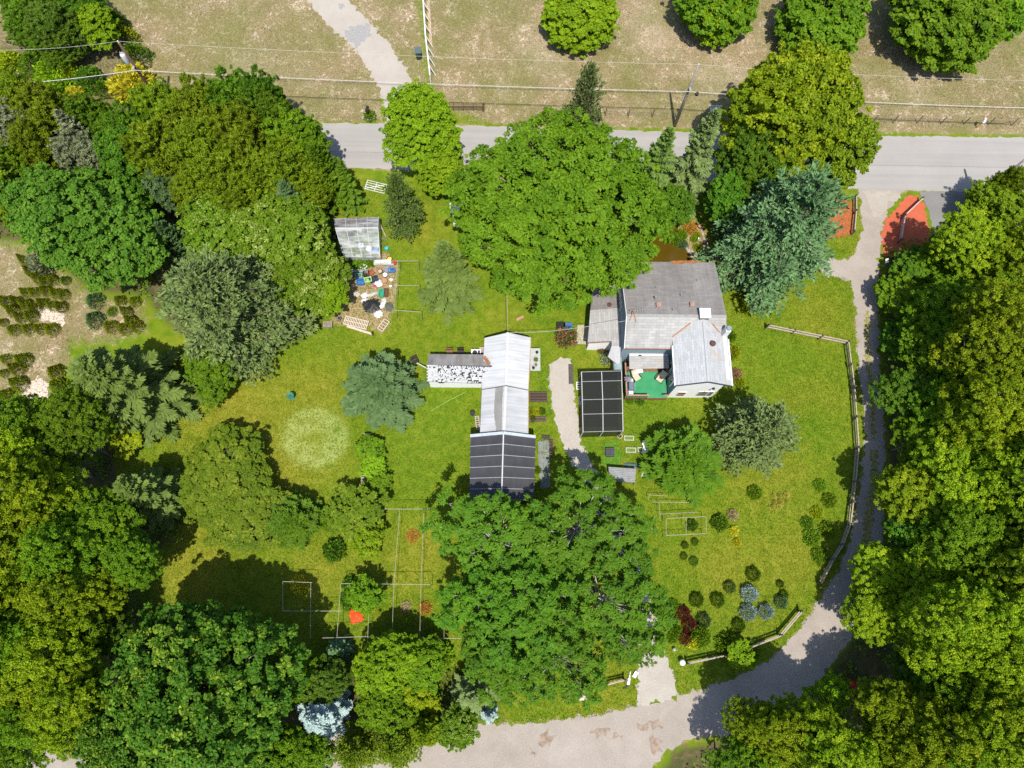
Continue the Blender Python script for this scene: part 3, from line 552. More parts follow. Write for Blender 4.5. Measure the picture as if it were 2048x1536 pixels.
# ---- top left planting
for (u, v, r, sh, lf, h, lb) in ((62, 38, 46, 'cedar', 'cedar_green', 5, 'dark clipped evergreen at the left end of the top clump'), (118, 62, 52, 'cedar', 'dark_leaf', 5.5, 'dark evergreen in the middle of the top left clump'), (165, 28, 48, 'cedar', 'maple_leaf', 5.5, 'evergreen at the back of the top left clump'),
                                 (200, 58, 38, 'mid', 'lime_leaf', 5, 'brighter green tree at the right end of the top clump'), (132, 108, 32, 'cedar', 'cedar_green', 3.2, 'short evergreen at the front of the top left clump'), (95, 85, 36, 'cedar', 'cedar_green', 4, 'evergreen at the front left of the top clump')):
    T(u, v, r, sh, lf, h, lb, name='evergreen_tree', zc=.5, group='evergreens in the top left clump')
for (u, v, r, sh, lf, h, lb) in ((237, 42, 20, 'cone', 'cedar_green', 2.4, 'narrow upright conifer at the back of the pole row'), (248, 70, 28, 'cone', 'nursery_leaf', 2.5, 'yellow-green conifer just behind the leaning utility pole'), (268, 108, 32, 'cone', 'cedar_green', 2.5, 'spiky dark conifer beside the grey transformer'),
                                 (264, 166, 48, 'bush', 'gold_leaf', 2.4, 'golden yellow conifer at the foot of the utility pole'), (150, 190, 22, 'bush', 'gold_leaf', 1.4, 'small golden shrub left of the golden conifer'), (135, 145, 22, 'bush', 'yellow_green', 1.5, 'yellow-tipped shrub in the top left bed'),
                                 (100, 145, 34, 'bush', 'lime_leaf', 1.8, 'bright green shrub in the top left bed'), (112, 172, 30, 'bush', 'lime_leaf', 1.6, 'lime shrub below the bright green shrub'), (15, 122, 26, 'bush', 'yellow_green', 1.5, 'yellow-green shrub at the left edge near the wire'), (62, 122, 34, 'cone', 'cedar_green', 1.8, 'spreading dark conifer below the top left clump'),
                                 (178, 158, 30, 'bush', 'maple_leaf', 1.8, 'dark green shrub left of the golden conifer'), (28, 162, 22, 'bush', 'white_flower', 1.3, 'white flowering shrub at the left edge under the wire'), (205, 175, 22, 'cone', 'cedar_green', 1.5, 'small dark conifer touching the golden conifer')):
    T(u, v, r, sh, lf, h, lb, 'shrub', zc=.4)
# ---- belt of cedars behind the road, top left to centre
belt = [(38, 215, 52, 'cedar', 'cedar_leaf', 7), (100, 235, 56, 'cedar', 'cedar_leaf', 7.5), (35, 290, 60, 'cedar', 'juniper_leaf', 7), (95, 300, 52, 'cedar', 'cedar_leaf', 8), (155, 270, 48, 'spruce', 'juniper_leaf', 9), (172, 325, 50, 'cedar', 'juniper_leaf', 8),
        (200, 252, 44, 'cedar', 'cedar_green', 7), (258, 285, 58, 'cedar', 'cedar_green', 8), (268, 335, 56, 'mid', 'maple_leaf', 9), (342, 240, 54, 'cedar', 'cedar_leaf', 8), (345, 310, 62, 'cedar', 'cedar_leaf', 9.5), (400, 245, 60, 'cedar', 'cedar_leaf', 9),
        (425, 320, 66, 'cedar', 'cedar_leaf', 10), (470, 235, 58, 'cedar', 'cedar_green', 9.5), (520, 215, 46, 'cedar', 'maple_leaf', 9), (495, 300, 62, 'cedar', 'cedar_leaf', 10), (480, 375, 60, 'cedar', 'cedar_leaf', 9), (550, 270, 56, 'cedar', 'cedar_green', 9), (560, 350, 60, 'cedar', 'cedar_leaf', 9),
        (612, 290, 52, 'mid', 'wood_leaf', 9), (645, 340, 52, 'arb', 'cedar_green', 8), (615, 375, 45, 'cedar', 'cedar_leaf', 7), (688, 362, 36, 'spruce', 'cedar_green', 6.5), (25, 350, 55, 'mid', 'wood_leaf', 8), (400, 385, 50, 'cedar', 'cedar_leaf', 7), (345, 375, 46, 'mid', 'fir_leaf', 7)]
where = ['at the left edge under the wires', 'left of the grey juniper under the wires', 'brownish, at the left edge of the belt', 'with bare twigs beside the grey juniper', 'pale grey, tallest of the left group', 'grey, in front of the pale grey one', 'behind the golden conifer',
         'dark green, right of the pale grey juniper', 'leafy, above the dark green maple', 'below the utility pole, at the road side', 'in the middle of the belt, front row', 'at the road side above the belt middle', 'broad, left of the glossy holly top', 'greenest of the road side row', 'dark, highest at the road side', 'olive, broad, behind the glossy holly', 'olive, just above the glossy holly', 'green, near the road gap',
         'olive, above the blue-green fir top', 'bright green and leafy, beside the road gap', 'upright, at the road end of the belt', 'short, beside the blue-green fir top', 'last and lowest by the road gap', 'bright, at the left edge above the maple', 'low olive, left of the glossy holly', 'bluish, between the maple and the belt']
for (u, v, r, sh, lf, h), w in zip(belt, where):
    T(u, v, r, sh, lf, h, 'cedar tree in the road belt, ' + w, name='cedar_tree' if sh == 'cedar' else 'belt_tree', zc=.65, group='tree belt along the road')
# ---- left side
T(185, 455, 122, 'mapleblob', 'dark_leaf', 9.5, 'broad dark green maple above the nursery rows', name='maple_tree', zc=.55)
T(22, 400, 66, 'mid', 'wood_leaf', 8, 'yellow-green tree at the left edge beside the dark maple', name='broadleaf_tree')
T(345, 482, 36, 'arb', 'fir_leaf', 6, 'small blue-green conifer between maple and glossy holly', name='conifer_tree')
T(590, 415, 56, 'spruce', 'fir_leaf', 8, 'blue-green fir at the corner of the plastic greenhouse', name='fir_tree', zc=.5)
for (u, v, r, lf, h, lb) in ((455, 465, 78, 'gloss_leaf', 6.5, 'glossy holly left of the blue-green fir'), (560, 480, 86, 'gloss_leaf', 7, 'largest glossy holly beside the plastic greenhouse'), (615, 560, 70, 'gloss_leaf', 6, 'glossy holly shading the junk yard'), (545, 580, 58, 'gloss_leaf', 5, 'low glossy holly in the shade behind the white pine')):
    T(u, v, r, 'big', lf, h, lb, name='holly_tree', group='glossy hollies beside the junk yard')
T(662, 592, 37, 'mid', 'lime_leaf', 5, 'round lime green tree at the edge of the junk yard', name='broadleaf_tree')
T(448, 615, 150, 'hugepine', 'pine_leaf', 12, 'large grey-green white pine left of the junk yard', name='pine_tree', zc=.5, rz=70)
T(430, 742, 48, 'mid', 'locust_leaf', 5, 'leafy green tree under the lower edge of the white pine', name='broadleaf_tree', zc=.5)
T(245, 775, 122, 'spruce', 'spruce_leaf', 11, 'wide drooping spruce below the nursery rows', name='spruce_tree', zc=.45)
T(255, 880, 36, 'sapling', 'yellow_green', 3, 'yellow-green sapling under the wide drooping spruce', name='sapling', zc=.5)
T(288, 985, 72, 'spruce', 'spruce_leaf', 8, 'grey-green spruce at the left woods edge', name='spruce_tree', zc=.5)
T(440, 978, 84, 'mid', 'crab_leaf', 3.2, 'spreading crabapple on the lawn, upper half of a pair', name='crabapple_tree', zc=.5)
T(495, 1030, 82, 'mid', 'crab_leaf', 3.2, 'spreading crabapple on the lawn, lower half of a pair', name='crabapple_tree', zc=.5)
T(582, 1040, 62, 'arb', 'arb_leaf', 3.8, 'soft green feathery cypress beside the crabapples', name='cypress_tree', zc=.6)
T(720, 1030, 54, 'sapling', 'crab_leaf', 2.8, 'straggly young tree beside the trellis corner post', name='young_tree', zc=.5)
T(745, 1070, 30, 'sapling', 'lime_leaf', 2.8, 'yellow-green young tree below the straggly one', name='young_tree', zc=.5)
T(668, 1100, 24, 'bush', 'maple_leaf', 1.4, 'dark shrub left of the young yellow-green tree', 'shrub', zc=.4)
T(735, 1195, 34, 'sapling', 'wood_leaf', 3.4, 'slender tree standing inside the trellis by the orange tarp', name='young_tree', zc=.6)
lw = [(55, 850, 78, 'woods', 'wood_leaf', 10), (140, 880, 60, 'woods', 'locust_leaf', 9), (25, 940, 70, 'woods', 'oak_leaf', 11), (105, 985, 76, 'woods', 'oak_leaf', 11), (30, 1050, 74, 'woods', 'oak_leaf', 12), (205, 1045, 70, 'woods', 'wood_leaf', 9), (130, 1090, 76, 'woods', 'wood_leaf', 11), (235, 1120, 56, 'woods', 'locust_leaf', 8),
      (50, 1150, 80, 'woods', 'oak_leaf', 12), (160, 1180, 72, 'woods', 'oak_leaf', 11), (25, 1245, 72, 'woods', 'oak_leaf', 12), (115, 1270, 74, 'woods', 'oak_leaf', 12), (200, 1240, 52, 'woods', 'maple_leaf', 7), (35, 1345, 70, 'woods', 'wood_leaf', 12), (120, 1370, 70, 'woods', 'oak_leaf', 11), (50, 1430, 64, 'woods', 'wood_leaf', 10), (140, 1450, 66, 'woods', 'oak_leaf', 10), (20, 1520, 60, 'woods', 'wood_leaf', 9)]
lww = ['behind the dead leaning trunk', 'right of the dead leaning trunk, thinnest', 'at the left edge below the dead trunk', 'yellow-green, below the dead leaning trunk', 'bright, at the left edge level with the grey-green spruce', 'touching the grey-green spruce', 'left of the tree touching the spruce', 'darker, at the lawn edge below the spruce', 'bright, at the left edge level with the crabapples', 'yellow-green, facing the lawn shadow', 'at the left edge level with the orange tarp',
       'yellow-green, left of the big dark maple', 'dark and low, behind the big dark maple', 'at the left edge above the lane', 'yellow-green, touching the big dark maple', 'above the pale lane at the left edge', 'bright, between lane and big dark maple', 'at the bottom left corner of the lane']
for (u, v, r, sh, lf, h), w in zip(lw, lww): T(u, v, r, sh, lf, h, 'tree in the left woods, ' + w, name='woodland_tree', zc=.7, group='left woods')
T(425, 1375, 172, 'mapleblob', 'tip_leaf', 12, 'big dark maple with pale shoot tips at the bottom of the lawn', name='maple_tree', zc=.6, rz=130)
T(290, 1480, 95, 'big', 'tip_leaf', 10, 'dark maple below the big one, cut by the bottom edge', name='maple_tree', zc=.6)
bl = [(640, 1432, 70, 'spruce', 'silver_leaf', 7, 'silvery blue spruce by the bottom edge', 'spruce_tree'), (600, 1345, 46, 'mid', 'wood_leaf', 6, 'upright tree between big dark maple and silvery spruce', 'broadleaf_tree'), (672, 1300, 30, 'spruce', 'blue_pine', 4, 'small blue spruce under the trellis', 'spruce_tree'), (665, 1355, 44, 'mid', 'dark_leaf', 5, 'dark tree just above the silvery blue spruce', 'broadleaf_tree'),
      (775, 1330, 62, 'big', 'lime_leaf', 5.5, 'bright round tree below the trellis rails', 'broadleaf_tree'), (845, 1330, 52, 'mid', 'wood_leaf', 4.5, 'tree below the trellis at its grove end', 'broadleaf_tree'), (820, 1392, 40, 'mid', 'yellow_green', 4, 'golden green tree below the bright round tree', 'broadleaf_tree'), (765, 1405, 50, 'mid', 'wood_leaf', 5, 'green tree right of the silvery spruce', 'broadleaf_tree'), (710, 1500, 56, 'pine', 'cedar_leaf', 6, 'olive pine at the bottom edge right of the silvery spruce', 'pine_tree'), (790, 1490, 58, 'pine', 'cedar_leaf', 6, 'olive pine shading the lane at the bottom edge', 'pine_tree'),
      (850, 1460, 36, 'arb', 'cedar_leaf', 5, 'narrow olive conifer beside the shaded lane', 'conifer_tree'), (948, 1390, 56, 'spruce', 'pine_leaf', 6, 'grey-green spruce at the lane edge below the grove', 'spruce_tree'), (920, 1448, 40, 'mid', 'gloss_leaf', 4.5, 'glossy small tree overhanging the dirt lane', 'broadleaf_tree'), (978, 1428, 26, 'spruce', 'silver_leaf', 4, 'pale silvery conifer tip at the lane edge', 'spruce_tree'), (600, 1510, 60, 'big', 'wood_leaf', 7, 'green tree below the silvery spruce at the bottom edge', 'broadleaf_tree'), (520, 1500, 60, 'big', 'maple_leaf', 7, 'green tree right of the cut dark maple', 'broadleaf_tree'), (880, 1310, 30, 'bush', 'lime_leaf', 1.5, 'low bright shrub at the trellis corner near the grove', 'shrub')]
for (u, v, r, sh, lf, h, lb, nm) in bl: T(u, v, r, sh, lf, h, lb, 'shrub' if nm == 'shrub' else 'tree', name=nm, zc=.55)
# ---- right woods
rw = [(2010, 425, 64, 'cedar', 'cedar_leaf', 5, 'olive cedar beside the right utility pole'), (2015, 372, 26, 'cedar', 'cedar_leaf', 6, 'small olive cedar behind the right utility pole'), (1832, 540, 44, 'mid', 'maple_leaf', 3.2, 'dark green tree at the tip of the red mulch'), (1895, 525, 56, 'woods', 'wood_leaf', 5, 'tree over the end of the asphalt driveway'), (1970, 515, 70, 'woods', 'oak_leaf', 8, 'bright tree below the olive cedar'), (2035, 530, 70, 'woods', 'oak_leaf', 11, 'bright tree at the right edge below the olive cedar'),
      (1818, 610, 48, 'mid', 'wood_leaf', 3.2, 'tree behind the white lane sign'), (1905, 605, 74, 'woods', 'wood_leaf', 7, 'tree second in from the white lane sign'), (1990, 625, 78, 'woods', 'oak_leaf', 12, 'yellow-green tree level with the white lane sign'), (2048, 660, 66, 'woods', 'oak_leaf', 12, 'yellow-green tree at the right edge level with the pond'), (1815, 690, 46, 'mid', 'maple_leaf', 3.5, 'dark tree at the lane edge facing the fence corner'), (1892, 710, 76, 'woods', 'wood_leaf', 8, 'tree one in from the lane facing the fence corner'),
      (1970, 725, 80, 'woods', 'oak_leaf', 13, 'bright tree two in from the fence corner'), (2045, 760, 70, 'woods', 'oak_leaf', 13, 'right edge tree level with the house gable'), (1836, 780, 58, 'woods', 'maple_leaf', 5.5, 'lane edge tree level with the house gable'), (1898, 810, 76, 'woods', 'wood_leaf', 9, 'tree one in from the lane level with the house gable'), (1985, 830, 80, 'woods', 'oak_leaf', 13, 'bright tree deep in the woods level with the shade cage'), (2048, 870, 70, 'woods', 'oak_leaf', 13, 'right edge tree level with the black shade house top'),
      (1838, 880, 58, 'woods', 'wood_leaf', 6.5, 'lane edge tree casting shade on the fence bend'), (1915, 905, 80, 'woods', 'oak_leaf', 9.5, 'yellow-green tree one in from the fence bend'), (2000, 940, 80, 'woods', 'oak_leaf', 13, 'yellow-green tree deep in from the fence bend'), (1840, 965, 64, 'woods', 'oak_leaf', 7, 'yellow-green tree overhanging the lane by the yellow flowers'), (1930, 1000, 80, 'woods', 'oak_leaf', 9.5, 'yellow-green tree with bare pale branch'), (2030, 1040, 80, 'woods', 'wood_leaf', 13, 'right edge tree level with the pale branch'),
      (1858, 1070, 58, 'woods', 'maple_leaf', 6, 'shaded tree at the lane below the pale branch'), (1930, 1095, 76, 'woods', 'wood_leaf', 11, 'tree below the one with the pale branch'), (2010, 1130, 80, 'woods', 'oak_leaf', 13, 'bright right woods tree level with the blue shrubs'), (1795, 1145, 60, 'woods', 'oak_leaf', 5.5, 'bright tree leaning over the lane bend'), (1870, 1165, 74, 'woods', 'oak_leaf', 8.5, 'yellow-green tree behind the lane bend'), (1950, 1205, 80, 'woods', 'oak_leaf', 12, 'bright tree well behind the lane bend'), (2040, 1230, 78, 'woods', 'oak_leaf', 13, 'right edge tree level with the lane bend'),
      (1758, 1230, 56, 'woods', 'oak_leaf', 6, 'yellow-green tree reaching over the lane above the parked tractor'), (1830, 1250, 70, 'woods', 'oak_leaf', 8.5, 'yellow-green tree above and right of the parked tractor'), (1910, 1290, 78, 'woods', 'oak_leaf', 12, 'bright tree right of the shaded gap'), (2000, 1320, 80, 'woods', 'oak_leaf', 13, 'bright tree two right of the shaded gap'), (1850, 1350, 52, 'mid', 'maple_leaf', 6, 'dark low tree in the shaded gap'), (1930, 1390, 76, 'woods', 'wood_leaf', 11, 'tree below the bright one right of the gap'), (2030, 1420, 78, 'woods', 'oak_leaf', 12, 'right edge tree below the gap'),
      (1770, 1420, 64, 'woods', 'oak_leaf', 9, 'yellow-green tree just below the parked tractor'), (1850, 1450, 78, 'woods', 'oak_leaf', 11, 'yellow-green tree right of the one below the tractor'), (1945, 1490, 80, 'woods', 'oak_leaf', 12, 'bright tree near the bottom right corner'), (2040, 1520, 76, 'woods', 'oak_leaf', 12, 'tree in the bottom right corner'), (1500, 1455, 52, 'woods', 'oak_leaf', 8, 'yellow-green tree nearest the bottom lane, overhanging its bend'), (1470, 1525, 52, 'woods', 'wood_leaf', 7, 'tree at the bottom edge nearest the dirt lane'), (1560, 1500, 66, 'woods', 'oak_leaf', 9, 'bright tree second from the lane at the bottom edge'),
      (1635, 1455, 60, 'woods', 'oak_leaf', 9, 'bright tree below the shaded lane edge'), (1690, 1510, 70, 'woods', 'oak_leaf', 10, 'bright tree at the bottom edge below the tractor'), (1780, 1520, 72, 'woods', 'oak_leaf', 11, 'bottom edge tree right of the tractor'), (1870, 1540, 72, 'woods', 'wood_leaf', 11, 'bottom edge tree third from the right corner'), (1650, 1395, 34, 'sapling', 'lime_leaf', 4, 'small lime tree at the shaded lane edge')]
for (u, v, r, sh, lf, h, lb) in rw: T(u, v, r, sh, lf, h, 'tree in the right woods: ' + lb if len(lb.split()) < 9 and 'tree' not in lb else lb, name='woodland_tree' if sh != 'cedar' else 'cedar_tree', zc=.68, group='right woods')
# ---- shrubs and beds on the lawn
sh = [(1500, 1187, 18, 'mound', 'silver_leaf', 1.3, 'blue spruce globe, topmost of the blue group'), (1497, 1224, 17, 'mound', 'silver_leaf', 1.2, 'blue spruce globe below the topmost one'), (1533, 1223, 16, 'mound', 'silver_leaf', 1.2, 'blue spruce globe right of the lower one'), (1563, 1204, 14, 'mound', 'blue_pine', 1.0, 'grey-blue globe shrub at the right end of the blue group'),
      (1394, 1200, 15, 'mound', 'cedar_green', 1.0, 'dark green globe shrub right of the red maple top'), (1436, 1200, 15, 'mound', 'cedar_green', 1.0, 'dark green globe shrub midway between red maple and blue globes'), (1408, 1241, 15, 'mound', 'fir_leaf', 1.0, 'bluish green globe shrub right of the red maple'), (1478, 1251, 14, 'mound', 'cedar_green', 1.0, 'dark green globe shrub below the blue group'), (1508, 1148, 15, 'mound', 'cedar_green', 1.0, 'dark green globe shrub above the blue group'), (1460, 1174, 13, 'mound', 'spruce_leaf', .8, 'pale green globe shrub upper left of the blue group'), (1561, 1168, 8, 'mound', 'cedar_green', .6, 'tiny dark globe shrub upper right of the blue group'), (1568, 1190, 10, 'mound', 'cedar_green', .7, 'small dark globe touching the grey-blue shrub'),
      (1400, 1272, 24, 'bush', 'locust_leaf', 1.2, 'leafy green shrub at the foot of the red maple'), (1388, 1284, 15, 'bush', 'gold_leaf', .8, 'yellow shrub at the foot of the red maple'), (1342, 1245, 16, 'bush', 'maple_leaf', .9, 'dark shrub left of the red maple'), (1352, 1265, 14, 'bush', 'wood_leaf', .8, 'green shrub left of the red maple foot'), (1345, 1212, 14, 'bush', 'wood_leaf', .7, 'low shrub upper left of the red maple'),
      (1466, 704, 16, 'bush', 'yellow_green', 1.0, 'round yellow-green shrub against the house east wall'), (1462, 672, 12, 'bush', 'locust_leaf', .8, 'green shrub beside the white chimney'), (1472, 748, 13, 'bush', 'brown_leaf', .8, 'brown withered shrub at the house corner'), (1480, 765, 12, 'bush', 'yellow_green', .7, 'yellow shrub below the brown withered one'), (1500, 612, 20, 'bush', 'yellow_green', .9, 'yellow-green shrub under the blue-green pine'),
      (1132, 672, 24, 'bush', 'rose_leaf', 1.3, 'rose bush with pink blooms beside the concrete slab'), (1213, 718, 14, 'bush', 'white_flower', .6, 'low flowering plant with pink and white blooms'), (1202, 700, 8, 'bush', 'rose_leaf', .5, 'tiny pink flowering plant above the white one'), (1466, 1030, 12, 'bush', 'straw_leaf', .6, 'yellow shrub at the top of the garden row'), (1468, 1062, 11, 'bush', 'gold_leaf', .6, 'yellow shrub lower in the garden row'), (1475, 1085, 9, 'bush', 'gold_leaf', .5, 'yellow shrub at the bottom of the garden row'), (1440, 1045, 18, 'bush', 'cedar_green', 1.0, 'upright green shrub right of the vegetable frame'),
      (1385, 1050, 13, 'bush', 'dark_leaf', .7, 'leafy vegetable plant inside the frame'), (1510, 985, 16, 'bush', 'wood_leaf', .7, 'weedy shrub below the grey-green pine'), (1640, 970, 14, 'bush', 'wood_leaf', .5, 'weedy plant near the right fence, upper'), (1660, 1000, 16, 'bush', 'wood_leaf', .6, 'weedy plant near the right fence, middle'), (1635, 1025, 14, 'bush', 'yellow_green', .5, 'weedy yellow-green plant near the right fence'), (1655, 1060, 18, 'bush', 'wood_leaf', .6, 'weedy plant near the right fence bend'), (1625, 1075, 20, 'bush', 'locust_leaf', .6, 'broad weedy plant on the right lawn'), (1615, 1045, 14, 'bush', 'cedar_green', .5, 'dark weedy plant on the right lawn'), (1640, 1110, 18, 'bush', 'locust_leaf', .6, 'weedy plant at the lower right fence'),
      (1370, 1090, 8, 'mound', 'cedar_green', .5, 'tiny round shrub below the vegetable frame, left'), (1390, 1083, 8, 'mound', 'cedar_green', .5, 'tiny round shrub below the vegetable frame, right'), (1368, 1112, 8, 'mound', 'cedar_green', .5, 'tiny round shrub second row below the vegetable frame'), (1388, 1122, 10, 'mound', 'dark_leaf', .5, 'dark tiny shrub lowest below the vegetable frame'),
      (655, 1045, 16, 'bush', 'wood_leaf', .8, 'low shrub between cypress and straggly young tree'), (598, 1168, 20, 'bush', 'gold_leaf', .8, 'yellow shrub beside the left end of the trellis'), (700, 1200, 22, 'bush', 'maple_leaf', 1.0, 'dark shrub above the orange tarp'), (700, 1168, 18, 'bush', 'maple_leaf', .9, 'dark shrub at the trellis top rail'), (850, 1216, 14, 'bush', 'orange_leaf', .5, 'orange-tinged plant under the trellis'), (812, 1214, 12, 'bush', 'straw_leaf', .4, 'yellowish plant under the trellis'), (825, 1072, 14, 'bush', 'orange_leaf', .3, 'orange weed patch between the trellis wires'),
      (1475, 1312, 24, 'sapling', 'lime_leaf', 2.2, 'lime sapling growing through the broken fence'), (1455, 1290, 26, 'bush', 'wood_leaf', .9, 'green shrub left of the lime sapling'), (1500, 1300, 22, 'bush', 'maple_leaf', .9, 'dark shrub right of the lime sapling'), (1345, 1275, 12, 'bush', 'wood_leaf', .6, 'low weed beside the path and red maple'), (750, 900, 22, 'sapling', 'wood_leaf', 1.6, 'vine overgrowing the old wooden benches'), (745, 935, 22, 'sapling', 'lime_leaf', 1.4, 'weeds between the two old benches'), (752, 970, 20, 'sapling', 'wood_leaf', 1.5, 'vine over the lower end of the old benches'),
      (1352, 478, 14, 'bush', 'locust_leaf', .6, 'green fern at the pond edge'), (1362, 470, 14, 'bush', 'wood_leaf', .7, 'clump of green fern on the pond bank'), (1366, 488, 12, 'bush', 'fir_leaf', .5, 'bluish fern spilling into the pond'), (1388, 478, 8, 'bush', 'lime_leaf', .4, 'small grass tuft on the pond bank'), (1396, 495, 10, 'bush', 'yellow_green', .5, 'variegated plant on the pond bank'), (1380, 455, 16, 'bush', 'orange_leaf', .5, 'orange-tinged plant at the top of the pond bank'), (1395, 470, 8, 'bush', 'yellow_green', .4, 'yellow plant beside the white heron statue'),
      (1260, 799, 10, 'bush', 'locust_leaf', .4, 'small green plant in front of the deck'), (1280, 800, 11, 'bush', 'dark_leaf', .5, 'dark shrub in front of the deck rail'), (1065, 873, 14, 'bush', 'yellow_green', .4, 'bright yellow-green plant at the shade house corner'), (720, 526, 20, 'bush', 'wood_leaf', .6, 'weeds between greenhouse and junk pile'), (740, 522, 14, 'bush', 'locust_leaf', .5, 'weeds at the greenhouse front'), (1075, 940, 8, 'bush', 'locust_leaf', .4, 'weed growing beside the grey mats')]
for (u, v, r, s_, lf, h, lb) in sh: T(u, v, r, s_, lf, h, lb, 'shrub' if s_ != 'sapling' else 'sapling', zc=.4)
for (u, v, r, lb) in ((1366, 1226, 16, 'weeping dark red maple, topmost mound'), (1380, 1250, 16, 'weeping dark red maple, middle mound'), (1371, 1275, 15, 'weeping dark red maple, lowest mound')): T(u, v, r, 'lowred', 'red_leaf', .9, lb, 'shrub', name='red_maple_shrub', zc=.4)
nur = [(44, 517, 11, 1.8), (56, 540, 11, 1.8), (72, 553, 13, 1.6), (86, 562, 12, 1.6), (101, 557, 11, 1.5), (79, 527, 26, 2.4), (128, 559, 11, 1.0), (47, 582, 11, 1.3), (64, 582, 12, 1.3), (88, 579, 12, 1.4), (108, 584, 12, 1.5), (122, 586, 12, 1.5), (6, 600, 14, 1.8), (20, 618, 13, 1.8), (36, 632, 12, 1.6), (28, 600, 12, 1.6), (46, 606, 13, 1.8), (64, 614, 13, 1.8), (58, 630, 14, 1.7), (82, 604, 12, 1.5), (101, 609, 12, 1.5), (118, 611, 13, 1.5),
       (186, 598, 19, 1.5), (185, 636, 20, 1.6), (237, 599, 13, 1.4), (267, 601, 13, 1.3), (222, 622, 12, .8), (249, 621, 12, 1.8), (258, 640, 14, 1.8), (218, 651, 16, 1.4), (246, 655, 15, 1.4), (270, 650, 14, 1.6), (24, 658, 14, 1.3), (53, 656, 14, 1.3), (77, 655, 13, 1.3), (100, 657, 16, 1.4), (4, 643, 10, 1.0), (42, 718, 17, 1.9), (28, 735, 16, 1.8), (32, 765, 18, 2.0), (108, 742, 18, 1.8), (112, 770, 19, 1.8), (8, 790, 18, 1.8), (8, 716, 12, 1.0), (5, 745, 10, 1.0)]
names = ['topmost of the nursery rows', 'second from the top of the nursery rows', 'below the grey nursery bush', 'right below the grey nursery bush', 'right end of the top nursery row', None, 'lone pale seedling at the maple edge', 'left end of the second nursery row', 'second in the second nursery row', 'third in the second nursery row', 'fourth in the second nursery row', 'right end of the second nursery row', 'left edge of the third nursery row', 'left edge below the third nursery row', 'upper left of the pale wood chips', 'second in the third nursery row', 'third in the third nursery row', 'fourth in the third nursery row', 'touching the pale wood chips', 'fifth in the third nursery row', 'sixth in the third nursery row', 'right end of the third nursery row',
         'bluish, alone right of the rows', 'dark, alone below the bluish one', 'top of the pine side block', 'right top of the pine side block', 'pale seedling in the pine side block', 'tall middle of the pine side block', 'tall lower middle of the pine side block', 'lower left of the pine side block', 'lower middle of the pine side block', 'lower right of the pine side block', 'left end of the bottom nursery row', 'second in the bottom nursery row', 'third in the bottom nursery row', 'right end of the bottom nursery row', 'left edge above the bottom row', 'top of the corner pair at lower left', 'below the top of the corner pair', 'lowest of the corner pair', 'left of the drooping spruce, upper', 'left of the drooping spruce, lower', 'left edge below the lower chips', 'left edge above the corner pair', 'left edge beside the corner pair']
for (u, v, r, h), w in zip(nur, names):
    T(u, v, r, 'bush' if w is None else 'cone', 'juniper_leaf' if w is None else ('fir_leaf' if 'bluish' in w else 'cedar_green' if 'dark' in w else 'wood_leaf' if 'seedling' in w else 'nursery_leaf'), h, 'feathery grey bush at the top of the nursery rows' if w is None else 'small yellow-green conifer, ' + w if 'bluish' not in w and 'dark' not in w else 'small conifer, ' + w, 'shrub', name='nursery_shrub', group='nursery shrubs in rows', zc=.45)
# dead leaning trunk in the left woods
b = MB(); p0 = G3(185, 952, 0); p1 = G3(70, 895, 9)
b.tube([p0, tuple((np.array(p0) + p1) / 2 + [0, 0, .3]), p1], .2, 7, .05)
solo('dead_trunk', b, palebark, 'bare grey dead trunk leaning in the left woods', 'dead tree', smooth=True)
# undergrowth: low leaves on the woodland floor
def undergrowth(polys, n, seed, lab):
    rng = np.random.default_rng(seed); out = []
    for poly, k in polys:
        lo, hi = poly.min(0), poly.max(0); lo = np.maximum(lo, [-56, -20]); hi = np.minimum(hi, [64, 50])
        P = lo + rng.random((k * 3, 2)) * (hi - lo); P = P[inside(poly, P) & ~inside(lane_p, P)]; out.append(P[:k])
    P = np.vstack(out); m = 26; idx = np.repeat(np.arange(len(P)), m); k = len(idx)
    Cn = np.column_stack([P[idx] + rng.normal(size=(k, 2)) * .3, rng.random(k) * .55 + .03]); d = sph(rng, k)
    L = rng.uniform(.18, .36, k)
    V = leaf_quads(Cn, d * np.array([1, 1, .5]), unit(rng.normal(size=(k, 3)) * .4 + np.array([0, 0, 1])), L, L * .5)
    props(link('undergrowth', quad_mesh('undergrowth', V, rng.random(k)), LM['locust_leaf']), lab, None, None, 'stuff')
undergrowth([(woodR_p, 900), (woodL_p, 420), (woodLL_p, 500)], 0, 77, 'low leafy undergrowth on the woodland floor')
for u, v, r, w in ((1548, 992, 5, 'upper left'), (1559, 991, 5, 'upper middle'), (1573, 990, 7, 'largest, upper right'), (1549, 1004, 5, 'left in the middle row'), (1561, 1003, 6, 'centre of the patch'), (1574, 1004, 4, 'smallest, right in the middle row'), (1546, 1013, 5, 'lower left'), (1559, 1013, 6, 'lower middle')):
    tree(u, v, r, 'mound', 'yellow_flower', .35, 'clump of pale yellow flowers on the right lawn, ' + w, 'flowers', 'flower_clump', 'pale yellow flower clumps', zc=.4)
